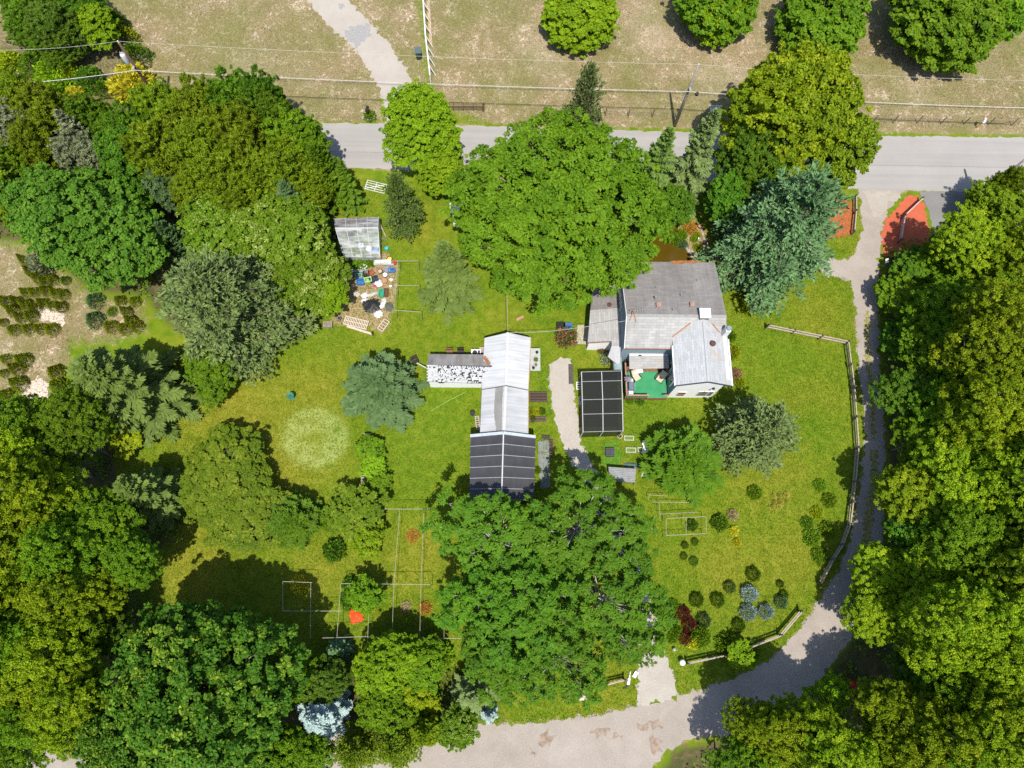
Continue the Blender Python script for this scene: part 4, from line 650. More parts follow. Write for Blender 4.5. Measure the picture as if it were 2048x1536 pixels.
# ================================================================== buildings
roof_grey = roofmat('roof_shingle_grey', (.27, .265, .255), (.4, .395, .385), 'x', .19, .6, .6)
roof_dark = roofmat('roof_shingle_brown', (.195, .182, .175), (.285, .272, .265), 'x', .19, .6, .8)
roof_wing = roofmat('roof_shingle_pale', (.37, .385, .4), (.48, .495, .51), 'y', .17, .5, .45)
roof_annex = roofmat('roof_annex', (.29, .285, .28), (.42, .415, .41), 'y', .2, .6, .5)
def streaky(name, a, b, sx, sy, sc=1.0, rough=.75, ridges=0.0, axis='x'):
    t = NT(name); f = t.noise(t.pos((sx, sy, .3)), sc, 5, .6); g = t.noise(t.pos(), .5, 3, .5)
    col = t.mix(.4, t.ramp(f, [(.32, a), (.62, b)]), t.ramp(g, [(.35, a), (.6, b)]))
    t.set(col, rough, .3)
    if ridges:
        w = t.n('ShaderNodeTexWave', wave_type='BANDS', bands_direction='X' if axis == 'x' else 'Y'); w.inputs['Scale'].default_value = ridges
        t.l(t.pos(), w.inputs['Vector']); t.bump(w.outputs['Fac'], .35, .02)
    return t.m
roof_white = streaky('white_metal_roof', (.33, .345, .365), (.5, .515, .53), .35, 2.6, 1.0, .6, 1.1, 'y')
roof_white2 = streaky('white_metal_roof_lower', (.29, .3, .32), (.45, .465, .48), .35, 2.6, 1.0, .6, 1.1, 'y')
tin = streaky('weathered_tin', (.15, .135, .125), (.33, .325, .32), 2.2, .3, 1.0, .6, 1.6, 'x')
wall_blue = M('blue_grey_siding', (.2, .27, .32), .1, 4); white = M('white_paint', (.84, .85, .86), .05, 3, rough=.6)
trim = M('trim_white', (.62, .62, .62), .1, 5); glass = M('window_glass', (.03, .035, .04), .2, 2, rough=.1, spec=.6)
rust = M('rust', (.3, .13, .05), .35, 5, rough=.9); gutter = M('gutter_brown', (.2, .1, .075), .3, 5)
dark = M('dark_timber', (.045, .035, .03), .3, 6); brown = M('brown_timber', (.2, .1, .06), .3, 6, rough=.9); weathered = M('weathered_timber', (.27, .23, .18), .35, 8, rough=.95)
metal = M('galvanised', (.42, .44, .46), .15, 6, rough=.4, metal=.4); black = M('black_plastic', (.02, .02, .022), .3, 5, rough=.5); concrete = M('concrete', (.38, .34, .28), .15, 3, rough=.95)
X0, X1 = 10.72, 18.88
h = thing('house', 'grey shingled house with pale gabled wing and green deck', 'house', (15, 21, 0))
def gable_x(mb, x0, x1, prof):            # a wall body: prof (y, z) swept along x
    n = len(prof); return mb.add([(x0, y, z) for y, z in prof] + [(x1, y, z) for y, z in prof], [tuple(range(n - 1, -1, -1)), tuple(range(n, 2 * n))] + [(i, (i + 1) % n, (i + 1) % n + n, i + n) for i in range(n)])
def gable_y(mb, y0, y1, prof):
    n = len(prof); return mb.add([(x, y0, z) for x, z in prof] + [(x, y1, z) for x, z in prof], [tuple(range(n)), tuple(range(2 * n - 1, n - 1, -1))] + [((i + 1) % n, i, i + n, (i + 1) % n + n) for i in range(n)])
RY, RZ = 21.55, 6.55
gable_x(MB(), X0 + .06, X1 - .1, [(19.6, 0), (26.9, 0), (26.9, 4.75), (RY, RZ - .2), (19.6, 5.05)]).build('wall', wall_blue, h)
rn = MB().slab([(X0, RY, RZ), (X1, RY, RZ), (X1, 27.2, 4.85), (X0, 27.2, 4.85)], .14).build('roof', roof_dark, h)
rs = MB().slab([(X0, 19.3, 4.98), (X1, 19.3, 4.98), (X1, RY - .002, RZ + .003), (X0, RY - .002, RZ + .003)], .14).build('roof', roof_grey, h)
MB().bar((X0 - .02, 19.27, 4.93), (14.9, 19.27, 4.93), .1, .1).build('gutter', gutter, rs)
MB().bar((X0 - .03, 19.3, 4.94), (X0 - .03, RY, RZ - .04), .05, .16).build('barge_board', trim, rs)
MB().bar((X0 - .03, 27.2, 4.8), (X0 - .03, RY, RZ - .04), .05, .16).build('barge_board', trim, rn)
MB().bar((X0 + .02, RY + .02, RZ + .03), (X1 - .02, RY + .02, RZ + .03), .2, .03).build('ridge_cap', M('ridge_grey', (.27, .265, .26), .15, 4), rs)
def ray_plane(u, v, A, B, C_):
    A, B, C_ = (np.array(q, float) for q in (A, B, C_)); nn = np.cross(B - A, C_ - A); o = np.array([0, 0, H]); d = ROT @ np.array([u - 1024.0, 768.0 - v, -F])
    return tuple(float(q) for q in o + d * (nn @ (A - o)) / (nn @ d))
def on_main(u, v):                        # a pixel to the main roof
    for z in np.arange(6.7, 4.5, -.02):
        x, y = G(u, v, z); zr = RZ - (y - RY) * (RZ - 4.85) / (27.2 - RY) if y > RY else RZ - (RY - y) * (RZ - 4.98) / (RY - 19.3)
        if z <= zr + .01: return x, y, zr
    return G3(u, v, 5)
for u, v in ((1316, 612), (1383, 611)):
    x, y, z = on_main(u, v); b = MB().cbox((x, y, z + .12), (.34, .34, .34)).build('roof_vent', M('vent_base', (.3, .27, .25)), rn)
    MB().cbox((x, y, z + .31), (.26, .26, .05)).build('vent_cap', M('vent_clay', (.36, .17, .11), .2, 5), b) if False else MB().cbox((x, y, z + .31), (.26, .26, .05)).build('vent_cap', M('vent_clay', (.36, .17, .11), .2, 5), rn)
for u, v, r, hh in ((1309, 598, .07, .5), (1361, 591, .06, .3), (1311, 575, .04, .2), (1393, 561, .04, .2), (1345, 620, .05, .25)):
    x, y, z = on_main(u, v); MB().tube([(x, y, z - .05), (x, y, z + hh)], r, 8).build('vent_pipe', M('lead_pipe', (.22, .22, .22)), rn)
# rust along the back edge and running from the antenna feet
def on_roof(pts, name, mat, parent, dz=.006, fn=on_main):
    q = [fn(u, v) for u, v in pts]; me = bpy.data.meshes.new(name); o = ORG[parent]
    tris = tessellate_polygon([[Vector((p[0], p[1], 0)) for p in q]])
    me.from_pydata([(p[0] - o.x, p[1] - o.y, p[2] - o.z + dz) for p in q], [], [tuple(t) for t in tris]); me.update()
    for p in me.polygons:
        if p.normal.z < 0: p.flip()
    return link(name, me, mat, parent)
on_roof([(1340, 522), (1360, 521), (1396, 521), (1400, 524), (1388, 527), (1372, 526), (1362, 529), (1345, 528)], 'rust_patch', rust, rn)
ant = thing('antenna', 'fallen rusty tripod antenna lying on the house ridge', 'antenna', on_main(1266, 630)); b = MB()
P0 = np.array(on_main(1265, 625)) + [0, 0, .45]
for u, v in ((1259, 642), (1272, 645), (1258, 622)): b.tube([tuple(P0), tuple(np.array(on_main(u, v)) + [0, 0, .02])], .03, 5)
b.build('tripod', rust, ant)
MB().tube([tuple(P0 + [-.3, 0, 0]), tuple(np.array(on_main(1289, 622)) + [0, 0, .35])], .025, 5).build('mast', metal, ant)
b = MB()
for k in range(5): p = P0 + [.15 + .2 * k, .02 * k, -.02]; b.tube([tuple(p + [0, -.22, 0]), tuple(p + [0, .22, 0])], .012, 4)
b.build('element', metal, ant)
# white capped box on the ridge where the wing meets it
bx = MB().box(16.62, 17.38, 21.28, 22.0, 6.2, 6.98).build('ridge_box', M('grey_metal', (.16, .16, .17)), h)
MB().box(16.56, 17.44, 21.22, 22.06, 6.98, 7.05).build('cap', white, bx)
ch = MB().box(18.6, 19.02, 20.1, 20.55, 0, 6.9).build('chimney', M('chimney_white', (.58, .58, .57), .12, 4), h)
MB().lathe((18.81, 20.32, 6.9), [(.17, 0), (.17, .22), (.2, .22), (.2, .28)], 12).build('chimney_cap', M('chimney_steel', (.32, .36, .4), .1, 4, rough=.4, metal=.5), ch)
# the wing with its gable to the south
WX0, WX1, WXR, WE, WR = 14.62, 19.2, 16.95, 5.42, 6.56
gable_y(MB(), 16.48, 20.9, [(15.2, 0), (19.05, 0), (19.05, WE + .1), (WXR, WR - .15), (15.2, WE + .1)]).build('wall', white, h)
MB().box(15.17, 15.195, 16.5, 19.55, .1, WE - .05).build('siding', wall_blue, h)
gw = MB().slab([(WX0, 16.02, WE), (WXR, 16.02, WR), (WXR, 21.5, WR), (WX0, 21.5, WE)], .12).build('roof', roof_wing, h)
ge = MB().slab([(WXR + .002, 16.02, WR), (WX1, 16.02, WE), (WX1, 21.5, WE), (WXR + .002, 21.5, WR)], .12).build('roof', roof_wing, h)
MB().bar((WXR, 16.0, WR + .02), (WXR, 21.0, WR + .02), .16, .03).build('ridge_cap', M('ridge_pale', (.36, .37, .38), .1, 4), gw)
MB().bar((WX0 - .05, 15.98, WE - .04), (WX0 - .05, 19.4, WE - .04), .1).build('gutter', trim, gw)
MB().bar((WX1 + .05, 15.98, WE - .04), (WX1 + .05, 20.0, WE - .04), .1).build('gutter', trim, ge)
MB().bar((WX0, 15.98, WE - .06), (WXR, 15.98, WR - .06), .05, .2).build('barge_board', M('barge_dark', (.06, .065, .075)), gw)
MB().bar((WX1, 15.98, WE - .06), (WXR, 15.98, WR - .06), .05, .2).build('barge_board', MATS['barge_dark'], ge)
x, y = G(1418, 696, 5.4); MB().lathe((x, y, WR - abs(x - WXR) * (WR - WE) / (WX1 - WXR)), [(.16, -.1), (.16, .25), (.24, .25), (.22, .36), (.05, .4)], 12).build('flue', M('flue_rust', (.09, .045, .035), .3, 6), ge)
def on_wing(u, v):
    for z in np.arange(6.6, 4.8, -.02):
        x, y = G(u, v, z); zr = WR - abs(x - WXR) * (WR - WE) / 2.3
        if z <= zr + .01: return x, y, zr
    return G3(u, v, 4.5)
on_roof([(1420, 700), (1424, 699), (1440, 712), (1447, 722), (1440, 719), (1428, 709)], 'rust_streak', M('rust_pale', (.42, .34, .29), .12, 6), ge, .006, on_wing)
for a, b_ in (((1344, 674), (1381, 646)), ((1425, 648), (1442, 669))):
    p, q = on_main(*a), on_main(*b_); MB().bar((p[0], p[1], p[2] + .02), (q[0], q[1], q[2] + .02), .09, .03).build('valley_flashing', rust, rs)
on_roof([(1436, 660), (1444, 670), (1441, 673), (1434, 664)], 'rust_patch', rust, rs)
def window_s(x, z, w, hh, par, y=16.48, cl=None):
    f = MB().box(x - w / 2 - .06, x + w / 2 + .06, y - .05, y + .02, z - hh / 2 - .06, z + hh / 2 + .06).build('window', trim, par)
    MB().box(x - w / 2, x + w / 2, y - .062, y - .045, z - hh / 2, z + hh / 2).build('pane', cl or glass, f)
    MB().box(x - w / 2, x + w / 2, y - .07, y - .058, z - .02, z + .02).build('glazing_bar', trim, f)
window_s(16.15, 1.3, .62, 1.0, h, cl=M('curtain_red', (.2, .06, .05), .5, 4))
for xx in (17.75, 18.15, 18.62): window_s(xx, 1.45, .36, 1.1, h)
lp = MB().box(18.3, 18.5, 16.34, 16.47, 3.05, 3.3).build('wall_lamp', black, h)
MB().lathe((18.28, 16.3, 2.95), [(.05, 0), (.1, .05), (.05, .14)], 8).build('bulb_shade', trim, lp)
for yy in (17.3, 17.95, 18.6):
    f = MB().box(15.1, 15.17, yy - .26, yy + .26, 1.5, 2.9).build('window', trim, h); MB().box(15.085, 15.105, yy - .2, yy + .2, 1.58, 2.82).build('pane', glass, f)
for yy in (23.6, 24.6, 25.6):
    f = MB().box(X0 + .0, X0 + .06, yy - .35, yy + .35, 3.4, 4.5).build('window', trim, h); MB().box(X0 - .015, X0 + .005, yy - .28, yy + .28, 3.48, 4.42).build('pane', glass, f)
# low west annex with the bay window
ax0, ay0 = G(1176, 684, 2.65); ax1 = X0 + .05
ann = MB().prism([(ax0 + .2, ay0 + .2), (ax1, ay0 + .2), (ax1, 26.0), (ax0 + .8, 26.0)], 0, 2.5).build('annex_wall', white, h)
ar = MB().slab([(ax0, ay0, 2.6), (ax1 - .75, ay0, 3.0), (ax1 - .75, 23.6, 3.0), (ax0 + .3, 23.6, 2.6)], .12).build('annex_roof', roof_annex, h)
MB().slab([(ax1 - .748, 20.2, 3.0), (ax1, 20.2, 3.25), (ax1, 23.6, 3.25), (ax1 - .748, 23.6, 3.0)], .12).build('annex_roof', roof_annex, h)
MB().slab([(ax0 + .3, 23.602, 2.6), (ax1, 23.602, 3.2), (ax1, 26.2, 2.9), (ax0 + .8, 26.2, 2.5)], .12).build('annex_roof', roofmat('roof_annex_back', (.17, .16, .155), (.26, .25, .245), 'y', .2, .6, .5), h)
MB().bar((ax0, ay0 - .04, 2.54), (ax1 - .75, ay0 - .04, 2.94), .09).build('gutter', gutter, ar)
x, y = G(1219, 610, 2.95); MB().lathe((x, y, 2.7), [(.13, 0), (.13, .3), (.2, .3), (.18, .42), (.04, .46)], 12).build('flue', MATS['flue_rust'], ar)
def on_annex(u, v): x, y = G(u, v, 2.9); return x, y, 2.6 + .4 * (x - ax0) / (ax1 - .75 - ax0)
on_roof([(1226, 668), (1230, 660), (1236, 655), (1240, 656), (1237, 662), (1232, 667), (1228, 672), (1225, 672)], 'rust_patch', rust, ar, .008, on_annex)
bay = [G(1230, 688, 2.4), G(1246, 700, 2.4), G(1247, 700, 2.4), G(1247, 680, 2.4), G(1232, 675, 2.4)]
MB().prism([(p[0], p[1]) for p in bay], 0, 2.25).build('bay_wall', white, h)
MB().slab([(ax1 - 1.0, 19.45, 2.3), (ax1 - .25, 18.8, 2.25), (ax1, 18.8, 2.3), (ax1, 20.21, 3.1), (ax1 - .75, 20.21, 2.95)], .08).build('bay_roof', M('bay_roof_grey', (.36, .36, .37), .1, 3), h)
a, b_ = np.array(G(1231, 694, 1.6)), np.array(G(1245, 706, 1.6)); d = (b_ - a) / np.linalg.norm(b_ - a); nrm = np.array([d[1], -d[0]])
f = MB().add([(a[0], a[1], .6), (b_[0], b_[1], .6), (b_[0], b_[1], 2.1), (a[0], a[1], 2.1)] + [(p[0] + nrm[0] * .14, p[1] + nrm[1] * .14, z) for p, z in ((a, .6), (b_, .6), (b_, 2.1), (a, 2.1))], [(0, 1, 2, 3), (7, 6, 5, 4), (0, 4, 5, 1), (1, 5, 6, 2), (2, 6, 7, 3), (3, 7, 4, 0)]).build('bay_window', trim, h)
for k in range(3):
    p = a + d * np.linalg.norm(b_ - a) * (.08 + .31 * k) + nrm * .15; q = p + d * np.linalg.norm(b_ - a) * .24
    MB().add([(p[0], p[1], .75), (q[0], q[1], .75), (q[0], q[1], 1.95), (p[0], p[1], 1.95)], [(0, 1, 2, 3)]).build('pane', glass, f)
# porch roof over the deck
p0, p1, p2, p3 = G3(1259, 738, 2.55), G3(1338, 736, 2.55), G3(1336, 699, 2.8), G3(1258, 699, 2.8)
pr = MB().slab([p0, p1, p2, p3], .1).build('porch_roof', roofmat('porch_roof', (.29, .285, .28), (.4, .395, .39), 'x', .22, .5, .4), h)
MB().slab([(p3[0] + .05, p3[1] - .55, 2.735), (p2[0] - .05, p2[1] - .55, 2.735), (p2[0] - .05, p2[1] - .02, 2.81), (p3[0] + .05, p3[1] - .02, 2.81)], .02).build('white_strip', M('strip_white', (.5, .5, .49), .1, 4), pr)
x, y = G(1280, 711, 2.75); MB().cbox((x, y, 2.75), (.26, .09, .1)).build('vent', dark, pr)
for q in (p0, p1): MB().box(q[0] - .05, q[0] + .05, q[1] + .02, q[1] + .12, .6, 2.5).build('porch_post', brown, h)
MB().box(p3[0] + .3, p2[0] - .1, 19.56, 19.598, .6, 2.6).build('porch_wall', M('porch_brown', (.15, .08, .055), .2, 5), h)
# ---- the deck
dz = .6; D0, D1, D2, D3 = (np.array(G(*p, dz)) for p in ((1250, 796), (1330, 796), (1342, 737), (1248, 737)))
dk = thing('deck', 'green carpeted deck with low brown rails below the porch roof', 'deck', (D0[0], D0[1], 0))
DX0, DX1, DY0, DY1 = D0[0], 15.1, D0[1], 19.5
MB().box(DX0, DX1, DY0, DY1, .05, dz - .02).build('frame', brown, dk)
carpet = M('green_carpet', (.035, .23, .095), .1, 1.2, c2=(.05, .26, .12), rough=.95)
cy0 = G(1290, 743, dz)[1]
MB().box(DX0 + .05, DX1 - .02, DY0 + .05, cy0, dz - .02, dz).build('carpet', carpet, dk)
k = 0
yy = cy0 + .01
while yy < DY1 - .1:
    MB().box(DX0 + .03, DX1 - .03, yy, yy + .13, dz - .02, dz + (.004 if k % 2 else 0)).build('plank', brown, dk); yy += .145; k += 1
rail = M('rail_timber', (.33, .2, .14), .25, 6)
MB().bar((DX0 + .02, DY0, dz + .82), (DX0 + .02, DY1 - .3, dz + .82), .12, .06).build('rail', rail, dk)
MB().bar((DX0, DY0 + .03, dz + .82), (DX0 + 1.95, DY0 + .03, dz + .82), .12, .06).build('rail', rail, dk)
MB().bar((DX1 - .45, DY0 + .03, dz + .82), (DX1, DY0 + .03, dz + .82), .12, .06).build('rail', rail, dk)
b = MB()
for k in range(28): b.box(DX0, DX0 + .04, DY0 + .1 + k * .15, DY0 + .14 + k * .15, .1, dz + .79)
for k in range(13): b.box(DX0 + .1 + k * .145, DX0 + .14 + k * .145, DY0, DY0 + .04, .1, dz + .79)
b.build('baluster', brown, dk)['kind'] = 'stuff'
# ---- on the deck
def lounger(u, v, rz, lab):
    x, y = G(u, v, dz + .3); t = thing('patio_chair', lab, 'chair', (x, y, dz), 'cushioned patio chairs'); xf = TR(x, y, dz, rz)
    cush = M('cream_cushion', (.5, .43, .33), .12, 5); fr = M('chair_frame', (.1, .06, .045), .2, 5)
    MB(xf).box(-.28, .28, -.5, .05, .3, .42).build('seat', cush, t)
    MB(xf @ TR(0, .06, .38, 0, 52)).box(-.28, .28, 0, .62, 0, .1).build('backrest', cush, t)
    for sx in (-.33, .33): MB(xf).box(sx - .03, sx + .03, -.5, .12, .5, .55).build('armrest', fr, t)
    for sx in (-.31, .31):
        for sy in (-.46, .08): MB(xf).box(sx - .025, sx + .025, sy - .025, sy + .025, 0, .5).build('leg', fr, t)
lounger(1270, 751, 30, 'cream cushioned patio chair at the left of the green deck'); lounger(1323, 754, -38, 'cream cushioned patio chair beside the house wall on the deck')
x, y = G(1276, 741, dz + .7); t = thing('patio_table', 'small white table under the porch roof edge', 'table', (x, y, dz)); xf = TR(x, y, dz, 15)
MB(xf).box(-.4, .4, -.25, .25, .66, .7).build('tabletop', white, t)
for sx in (-.35, .35):
    for sy in (-.2, .2): MB(xf).box(sx - .02, sx + .02, sy - .02, sy + .02, 0, .66).build('leg', trim, t)
x, y = G(1262, 773, dz + .8); t = thing('barbecue_grill', 'silver lidded barbecue grill at the left side of the green deck', 'grill', (x, y, dz)); xf = TR(x, y, dz, 88)
MB(xf).box(-.45, .45, -.25, .25, .1, .75).build('cabinet', M('grill_grey', (.12, .12, .13)), t)
b = MB(xf); prof = [(-.26, .75), (-.24, .95), (-.14, 1.07), (.05, 1.1), (.2, 1.02), (.26, .75)]
n = len(prof); b.add([(-.32, y_, z_) for y_, z_ in prof] + [(.32, y_, z_) for y_, z_ in prof], [tuple(range(n - 1, -1, -1)), tuple(range(n, 2 * n))] + [(i, (i + 1) % n, (i + 1) % n + n, i + n) for i in range(n)]); b.build('lid', M('grill_lid', (.24, .29, .36), .1, 4, rough=.3, metal=.5), t)
for sx in (-.55, .55): MB(xf).box(sx - .16, sx + .16, -.2, .2, .74, .78).build('side_shelf', M('grill_shelf', (.5, .52, .55), .1, 4), t)
MB(xf).tube([(-.3, -.34, .9), (.3, -.34, .9)], .02, 6).build('handle', metal, t)
x, y = G(1256, 757, dz + 1.2); t = thing('parasol', 'faded purple-grey parasol half folded beside the grill', 'parasol', (x, y, dz)); b = MB(); nn = 8
vs = [(x, y, dz + 1.55)] + [(x + (.36 if k % 2 else .26) * math.cos(k * math.pi / 8), y + (.36 if k % 2 else .26) * math.sin(k * math.pi / 8), dz + 1.2 - (.0 if k % 2 else .1)) for k in range(16)]
b.add(vs, [(0, 1 + k, 1 + (k + 1) % 16) for k in range(16)]).build('canopy', M('parasol_cloth', (.26, .23, .28), .15, 5), t)
MB().tube([(x, y, dz), (x, y, dz + 1.6)], .025, 6).build('pole', metal, t)
# ---- small barrel roofed box beside the deck and the concrete slab
x, y = G(1236, 725, 1.7); t = thing('storage_box', 'tall blue-grey storage locker with rounded roof beside the deck', 'locker', (x, y, 0))
MB().box(x - .33, x + .33, y - .6, y + .6, 0, 1.5).build('cabinet', M('locker_ochre', (.3, .19, .06), .2, 4), t)
b = MB(); prof = [(x + .38 * math.cos(a), 1.5 + .3 * math.sin(a)) for a in np.linspace(0, math.pi, 9)]
gable_y(b, y - .66, y + .66, prof).build('roof', M('locker_roof', (.2, .29, .31), .1, 3, c2=(.27, .36, .38)), t)
props(sheet('concrete_slab', PX([(1155, 650), (1176, 652), (1174, 690), (1152, 688)]), .05, concrete, amp=.02), 'cream concrete slab beside the house annex', None, None, 'structure')
# ---- long shed
ls = thing('long_shed', 'long white metal roofed shed in two blocks in the middle of the lawn', 'shed', (1.5, 18, 0))
def block(par, pn, ps, ze, zr, mat, nm, zb=0.0):
    nw, na, ne = (G(*p, z) for p, z in zip(pn, (ze, zr, ze))); sw, sa, se = (G(*p, z) for p, z in zip(ps, (ze, zr, ze)))
    MB().prism([(sw[0] + .12, sw[1] + .15), (se[0] - .12, se[1] + .15), (ne[0] - .12, ne[1] - .15), (nw[0] + .12, nw[1] - .15)], 0, ze - .05).build('wall', white, par)
    w = MB().slab([(*sw, ze), (*sa, zr), (*na, zr), (*nw, ze)], .08).build('roof', mat, par)
    e = MB().slab([(*sa, zr), (*se, ze), (*ne, ze), (*na, zr)], .08).build('roof', mat, par)
    for q0, q1 in ((sw, sa), (sa, se)): pass
    MB().add([(sw[0] + .1, sw[1] + .12, ze - .05), (se[0] - .1, se[1] + .12, ze - .05), (sa[0], sa[1] + .12, zr - .1)], [(0, 1, 2)]).build('gable', white, par)
    MB().add([(nw[0] + .1, nw[1] - .12, ze - .05), (ne[0] - .1, ne[1] - .12, ze - .05), (na[0], na[1] - .12, zr - .1)], [(2, 1, 0)]).build('gable', white, par)
    MB().bar((*sa, zr + .01), (*na, zr + .01), .22, .03).build('ridge_cap', M('ridge_white', (.45, .46, .47), .06, 3), par)
    MB().bar((se[0] + .03, se[1], ze - .04), (ne[0] + .03, ne[1], ze - .04), .07).build('gutter', M('gutter_tan', (.35, .24, .16), .2, 5), e)
    return w, e
block(ls, [(969, 676), (1015.7, 665), (1061, 675)], [(963.7, 778), (1012, 770), (1056, 779)], 2.6, 3.45, roof_white, 'n')
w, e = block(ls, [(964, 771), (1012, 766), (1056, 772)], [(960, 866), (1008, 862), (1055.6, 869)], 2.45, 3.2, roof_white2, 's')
PW = [G3(960, 866, 2.45), G3(1008, 862, 3.2), G3(1012, 766, 3.2)]
def on_west(u, v): return ray_plane(u, v, *PW)
MB().bar((*G(963, 779, 2.52), 2.5), (*G(1012, 771, 3.35), 3.33), .06, .12).build('seam_shade', M('seam_shade_dark', (.12, .12, .12)), ls)  # added dark bars: painted shade line where the two roof blocks meet
MB().bar((*G(1057, 780, 2.52), 2.5), (*G(1012, 771, 3.35), 3.33), .06, .12).build('seam_shade', MATS['seam_shade_dark'], ls)  # same painted shade line down the east slope
rng = random.Random(4)
on_roof([(991, 775), (1006.5, 774), (1005, 862), (990, 864)][:2] + [(1004.5, 800), (1004, 830), (1003, 861)] + [(992, 862), (992, 852), (990.5, 851), (990.5, 842), (989, 840), (989, 828), (987.5, 826), (988.5, 822), (988.5, 805), (990, 790)], 'bare_panel', streaky('bare_panel', (.17, .165, .155), (.25, .245, .24), 2, .5, 1.5), w, .02, on_west)
# west wing: tin to the north, flaking shingles to the south
wz0, wz1 = 2.2, 2.95
NW, NE = G(857, 708, wz0), G(972, 709, wz0); RW, RE = G(855, 730, wz1), G(985, 732, wz1); SW, SE = G(854, 763, wz0), G(966, 767, wz0)
ww = thing('shed_wing', 'low wing of the long shed with tin slope and flaking white shingles', 'shed', (SW[0], SW[1], 0))
gable_x(MB(), SW[0] + .12, SE[0] + .1, [(SW[1] + .12, 0), (NW[1] - .12, 0), (NW[1] - .12, wz0 - .05), (RW[1], wz1 - .1), (SW[1] + .12, wz0 - .05)]).build('wall', white, ww)
MB().slab([(*RW, wz1), (*RE, wz1), (*NE, wz0), (*NW, wz0)], .06).build('tin_roof', tin, ww)
sr = MB().slab([(*SW, wz0), (*SE, wz0), (*RE, wz1 + .002), (*RW, wz1 + .002)], .06).build('shingle_roof', M('roof_felt', (.035, .035, .04), .3, 5), ww)
b = MB(); rng = random.Random(8); rows = 11
for r in range(rows):
    t0, t1 = r / rows, (r + 1.12) / rows; n = 26
    for c in range(n):
        cx = (c + .5 * (r % 2)) / n
        miss = rng.random() < (.95 if (c + r * 2) % 3 == 0 and cx > .42 else .5 if cx > .15 else .1)
        w0, w1 = cx, cx + (.55 if miss and rng.random() < .75 else .97) / n
        if miss and rng.random() < .25: continue
        w1 = min(w1, 1.0)
        pt = lambda s, t_: (SW[0] + (SE[0] - SW[0]) * s + (RE[0] - SE[0]) * t_ * s, SW[1] + (SE[1] - SW[1]) * s + (RW[1] - SW[1]) * t_ + .0, wz0 + (wz1 - wz0) * t_)
        lift = .012 + .012 * rng.random()
        A, B_, C_, D_ = pt(w0, t0), pt(w1, t0), pt(w1, min(1, t1)), pt(w0, min(1, t1))
        b.add([(A[0], A[1], A[2] + lift + .02), (B_[0], B_[1], B_[2] + lift + .02), (C_[0], C_[1], C_[2] + lift), (D_[0], D_[1], D_[2] + lift)], [(0, 1, 2, 3)])
b.build('shingle', M('flaking_white', (.3, .31, .32), .25, 7, c2=(.42, .43, .44)), sr)['kind'] = 'stuff'
for u in (883, 941): x, y = G(u, 769, 1.4); f = MB().box(x - .3, x + .3, SW[1] + .06, SW[1] + .12, 1.5, 2.0).build('window', trim, ww); MB().box(x - .24, x + .24, SW[1] + .045, SW[1] + .065, 1.55, 1.95).build('pane', glass, f)
x, y = G(974, 722, 2.9); MB().bar((*G(968, 714, 2.75), 2.78), (*G(979, 728, 2.95), 2.98), .28, .03).build('valley_rust', rust, ww)
# ---- black shade house
s0 = [G(941, 872, 2.5), G(1007, 866, 3.5), G(1071, 874, 2.5)]; s1 = [G(939, 1000, 2.5), G(1003, 1000, 3.5), G(1068, 1000, 2.5)]
shd = thing('shade_house', 'shade house roofed with black netting below the long shed', 'shade house', (s0[1][0], s1[1][1], 0))
net = streaky('black_netting', (.032, .034, .04), (.055, .055, .062), 1.2, .3, 1.2, .55)
NB = 6
for k in range(NB):
    a0, a1 = k / NB, (k + 1) / NB
    for si, (i0, i1, z0, z1) in enumerate(((0, 1, 2.5, 3.5), (1, 2, 3.5, 2.5))):
        vs = []; fs = []; nx_, ny_ = 4, 3
        for j in range(ny_ + 1):
            for i in range(nx_ + 1):
                ta = a0 + (a1 - a0) * j / ny_; tb = i / nx_
                pA = np.array(s0[i0]) + (np.array(s1[i0]) - np.array(s0[i0])) * ta; pB = np.array(s0[i1]) + (np.array(s1[i1]) - np.array(s0[i1])) * ta
                q = pA + (pB - pA) * tb; sag = -.07 * math.sin(math.pi * tb) * math.sin(math.pi * j / ny_)
                vs.append((q[0], q[1], z0 + (z1 - z0) * tb + sag))
        for j in range(ny_):
            for i in range(nx_): fs.append((j * (nx_ + 1) + i, (j + 1) * (nx_ + 1) + i, (j + 1) * (nx_ + 1) + i + 1, j * (nx_ + 1) + i + 1))
        MB().add(vs, fs).build('netting_panel', net, shd, True)
pipe = M('white_pipe', (.5, .51, .52), .12, 5); fpipe = M('grey_pipe', (.3, .31, .32), .15, 5)
for k in range(1, NB + 1):
    a = k / NB; q = [np.array(s0[i]) + (np.array(s1[i]) - np.array(s0[i])) * a for i in range(3)]
    MB().tube([(q[0][0], q[0][1], 2.52), (q[1][0], q[1][1], 3.52), (q[2][0], q[2][1], 2.52)], .028, 5).build('rib', fpipe, shd)
MB().tube([(*s0[1], 3.56), (*s1[1], 3.56)], .06, 6).build('ridge_pipe', pipe, shd)
for i0, i1, s_ in ((0, 1, -1), (1, 2, 1)): MB().bar((*s0[i0], 2.55 if i0 == 0 else 3.55), (*s0[i1], 3.55 if i1 == 1 else 2.55), .24, .12).build('end_beam', M('beam_blue', (.4, .45, .5), .12, 4), shd)
for i in (0, 2):
    MB().add([(*s0[i], 0), (*s1[i], 0), (*s1[i], 2.5), (*s0[i], 2.5)], [(0, 1, 2, 3)]).build('side_netting', net, shd)
    for k in range(5): q = np.array(s0[i]) + (np.array(s1[i]) - np.array(s0[i])) * k / 4; MB().tube([(q[0], q[1], 0), (q[0], q[1], 2.5)], .035, 5).build('post', fpipe, shd)
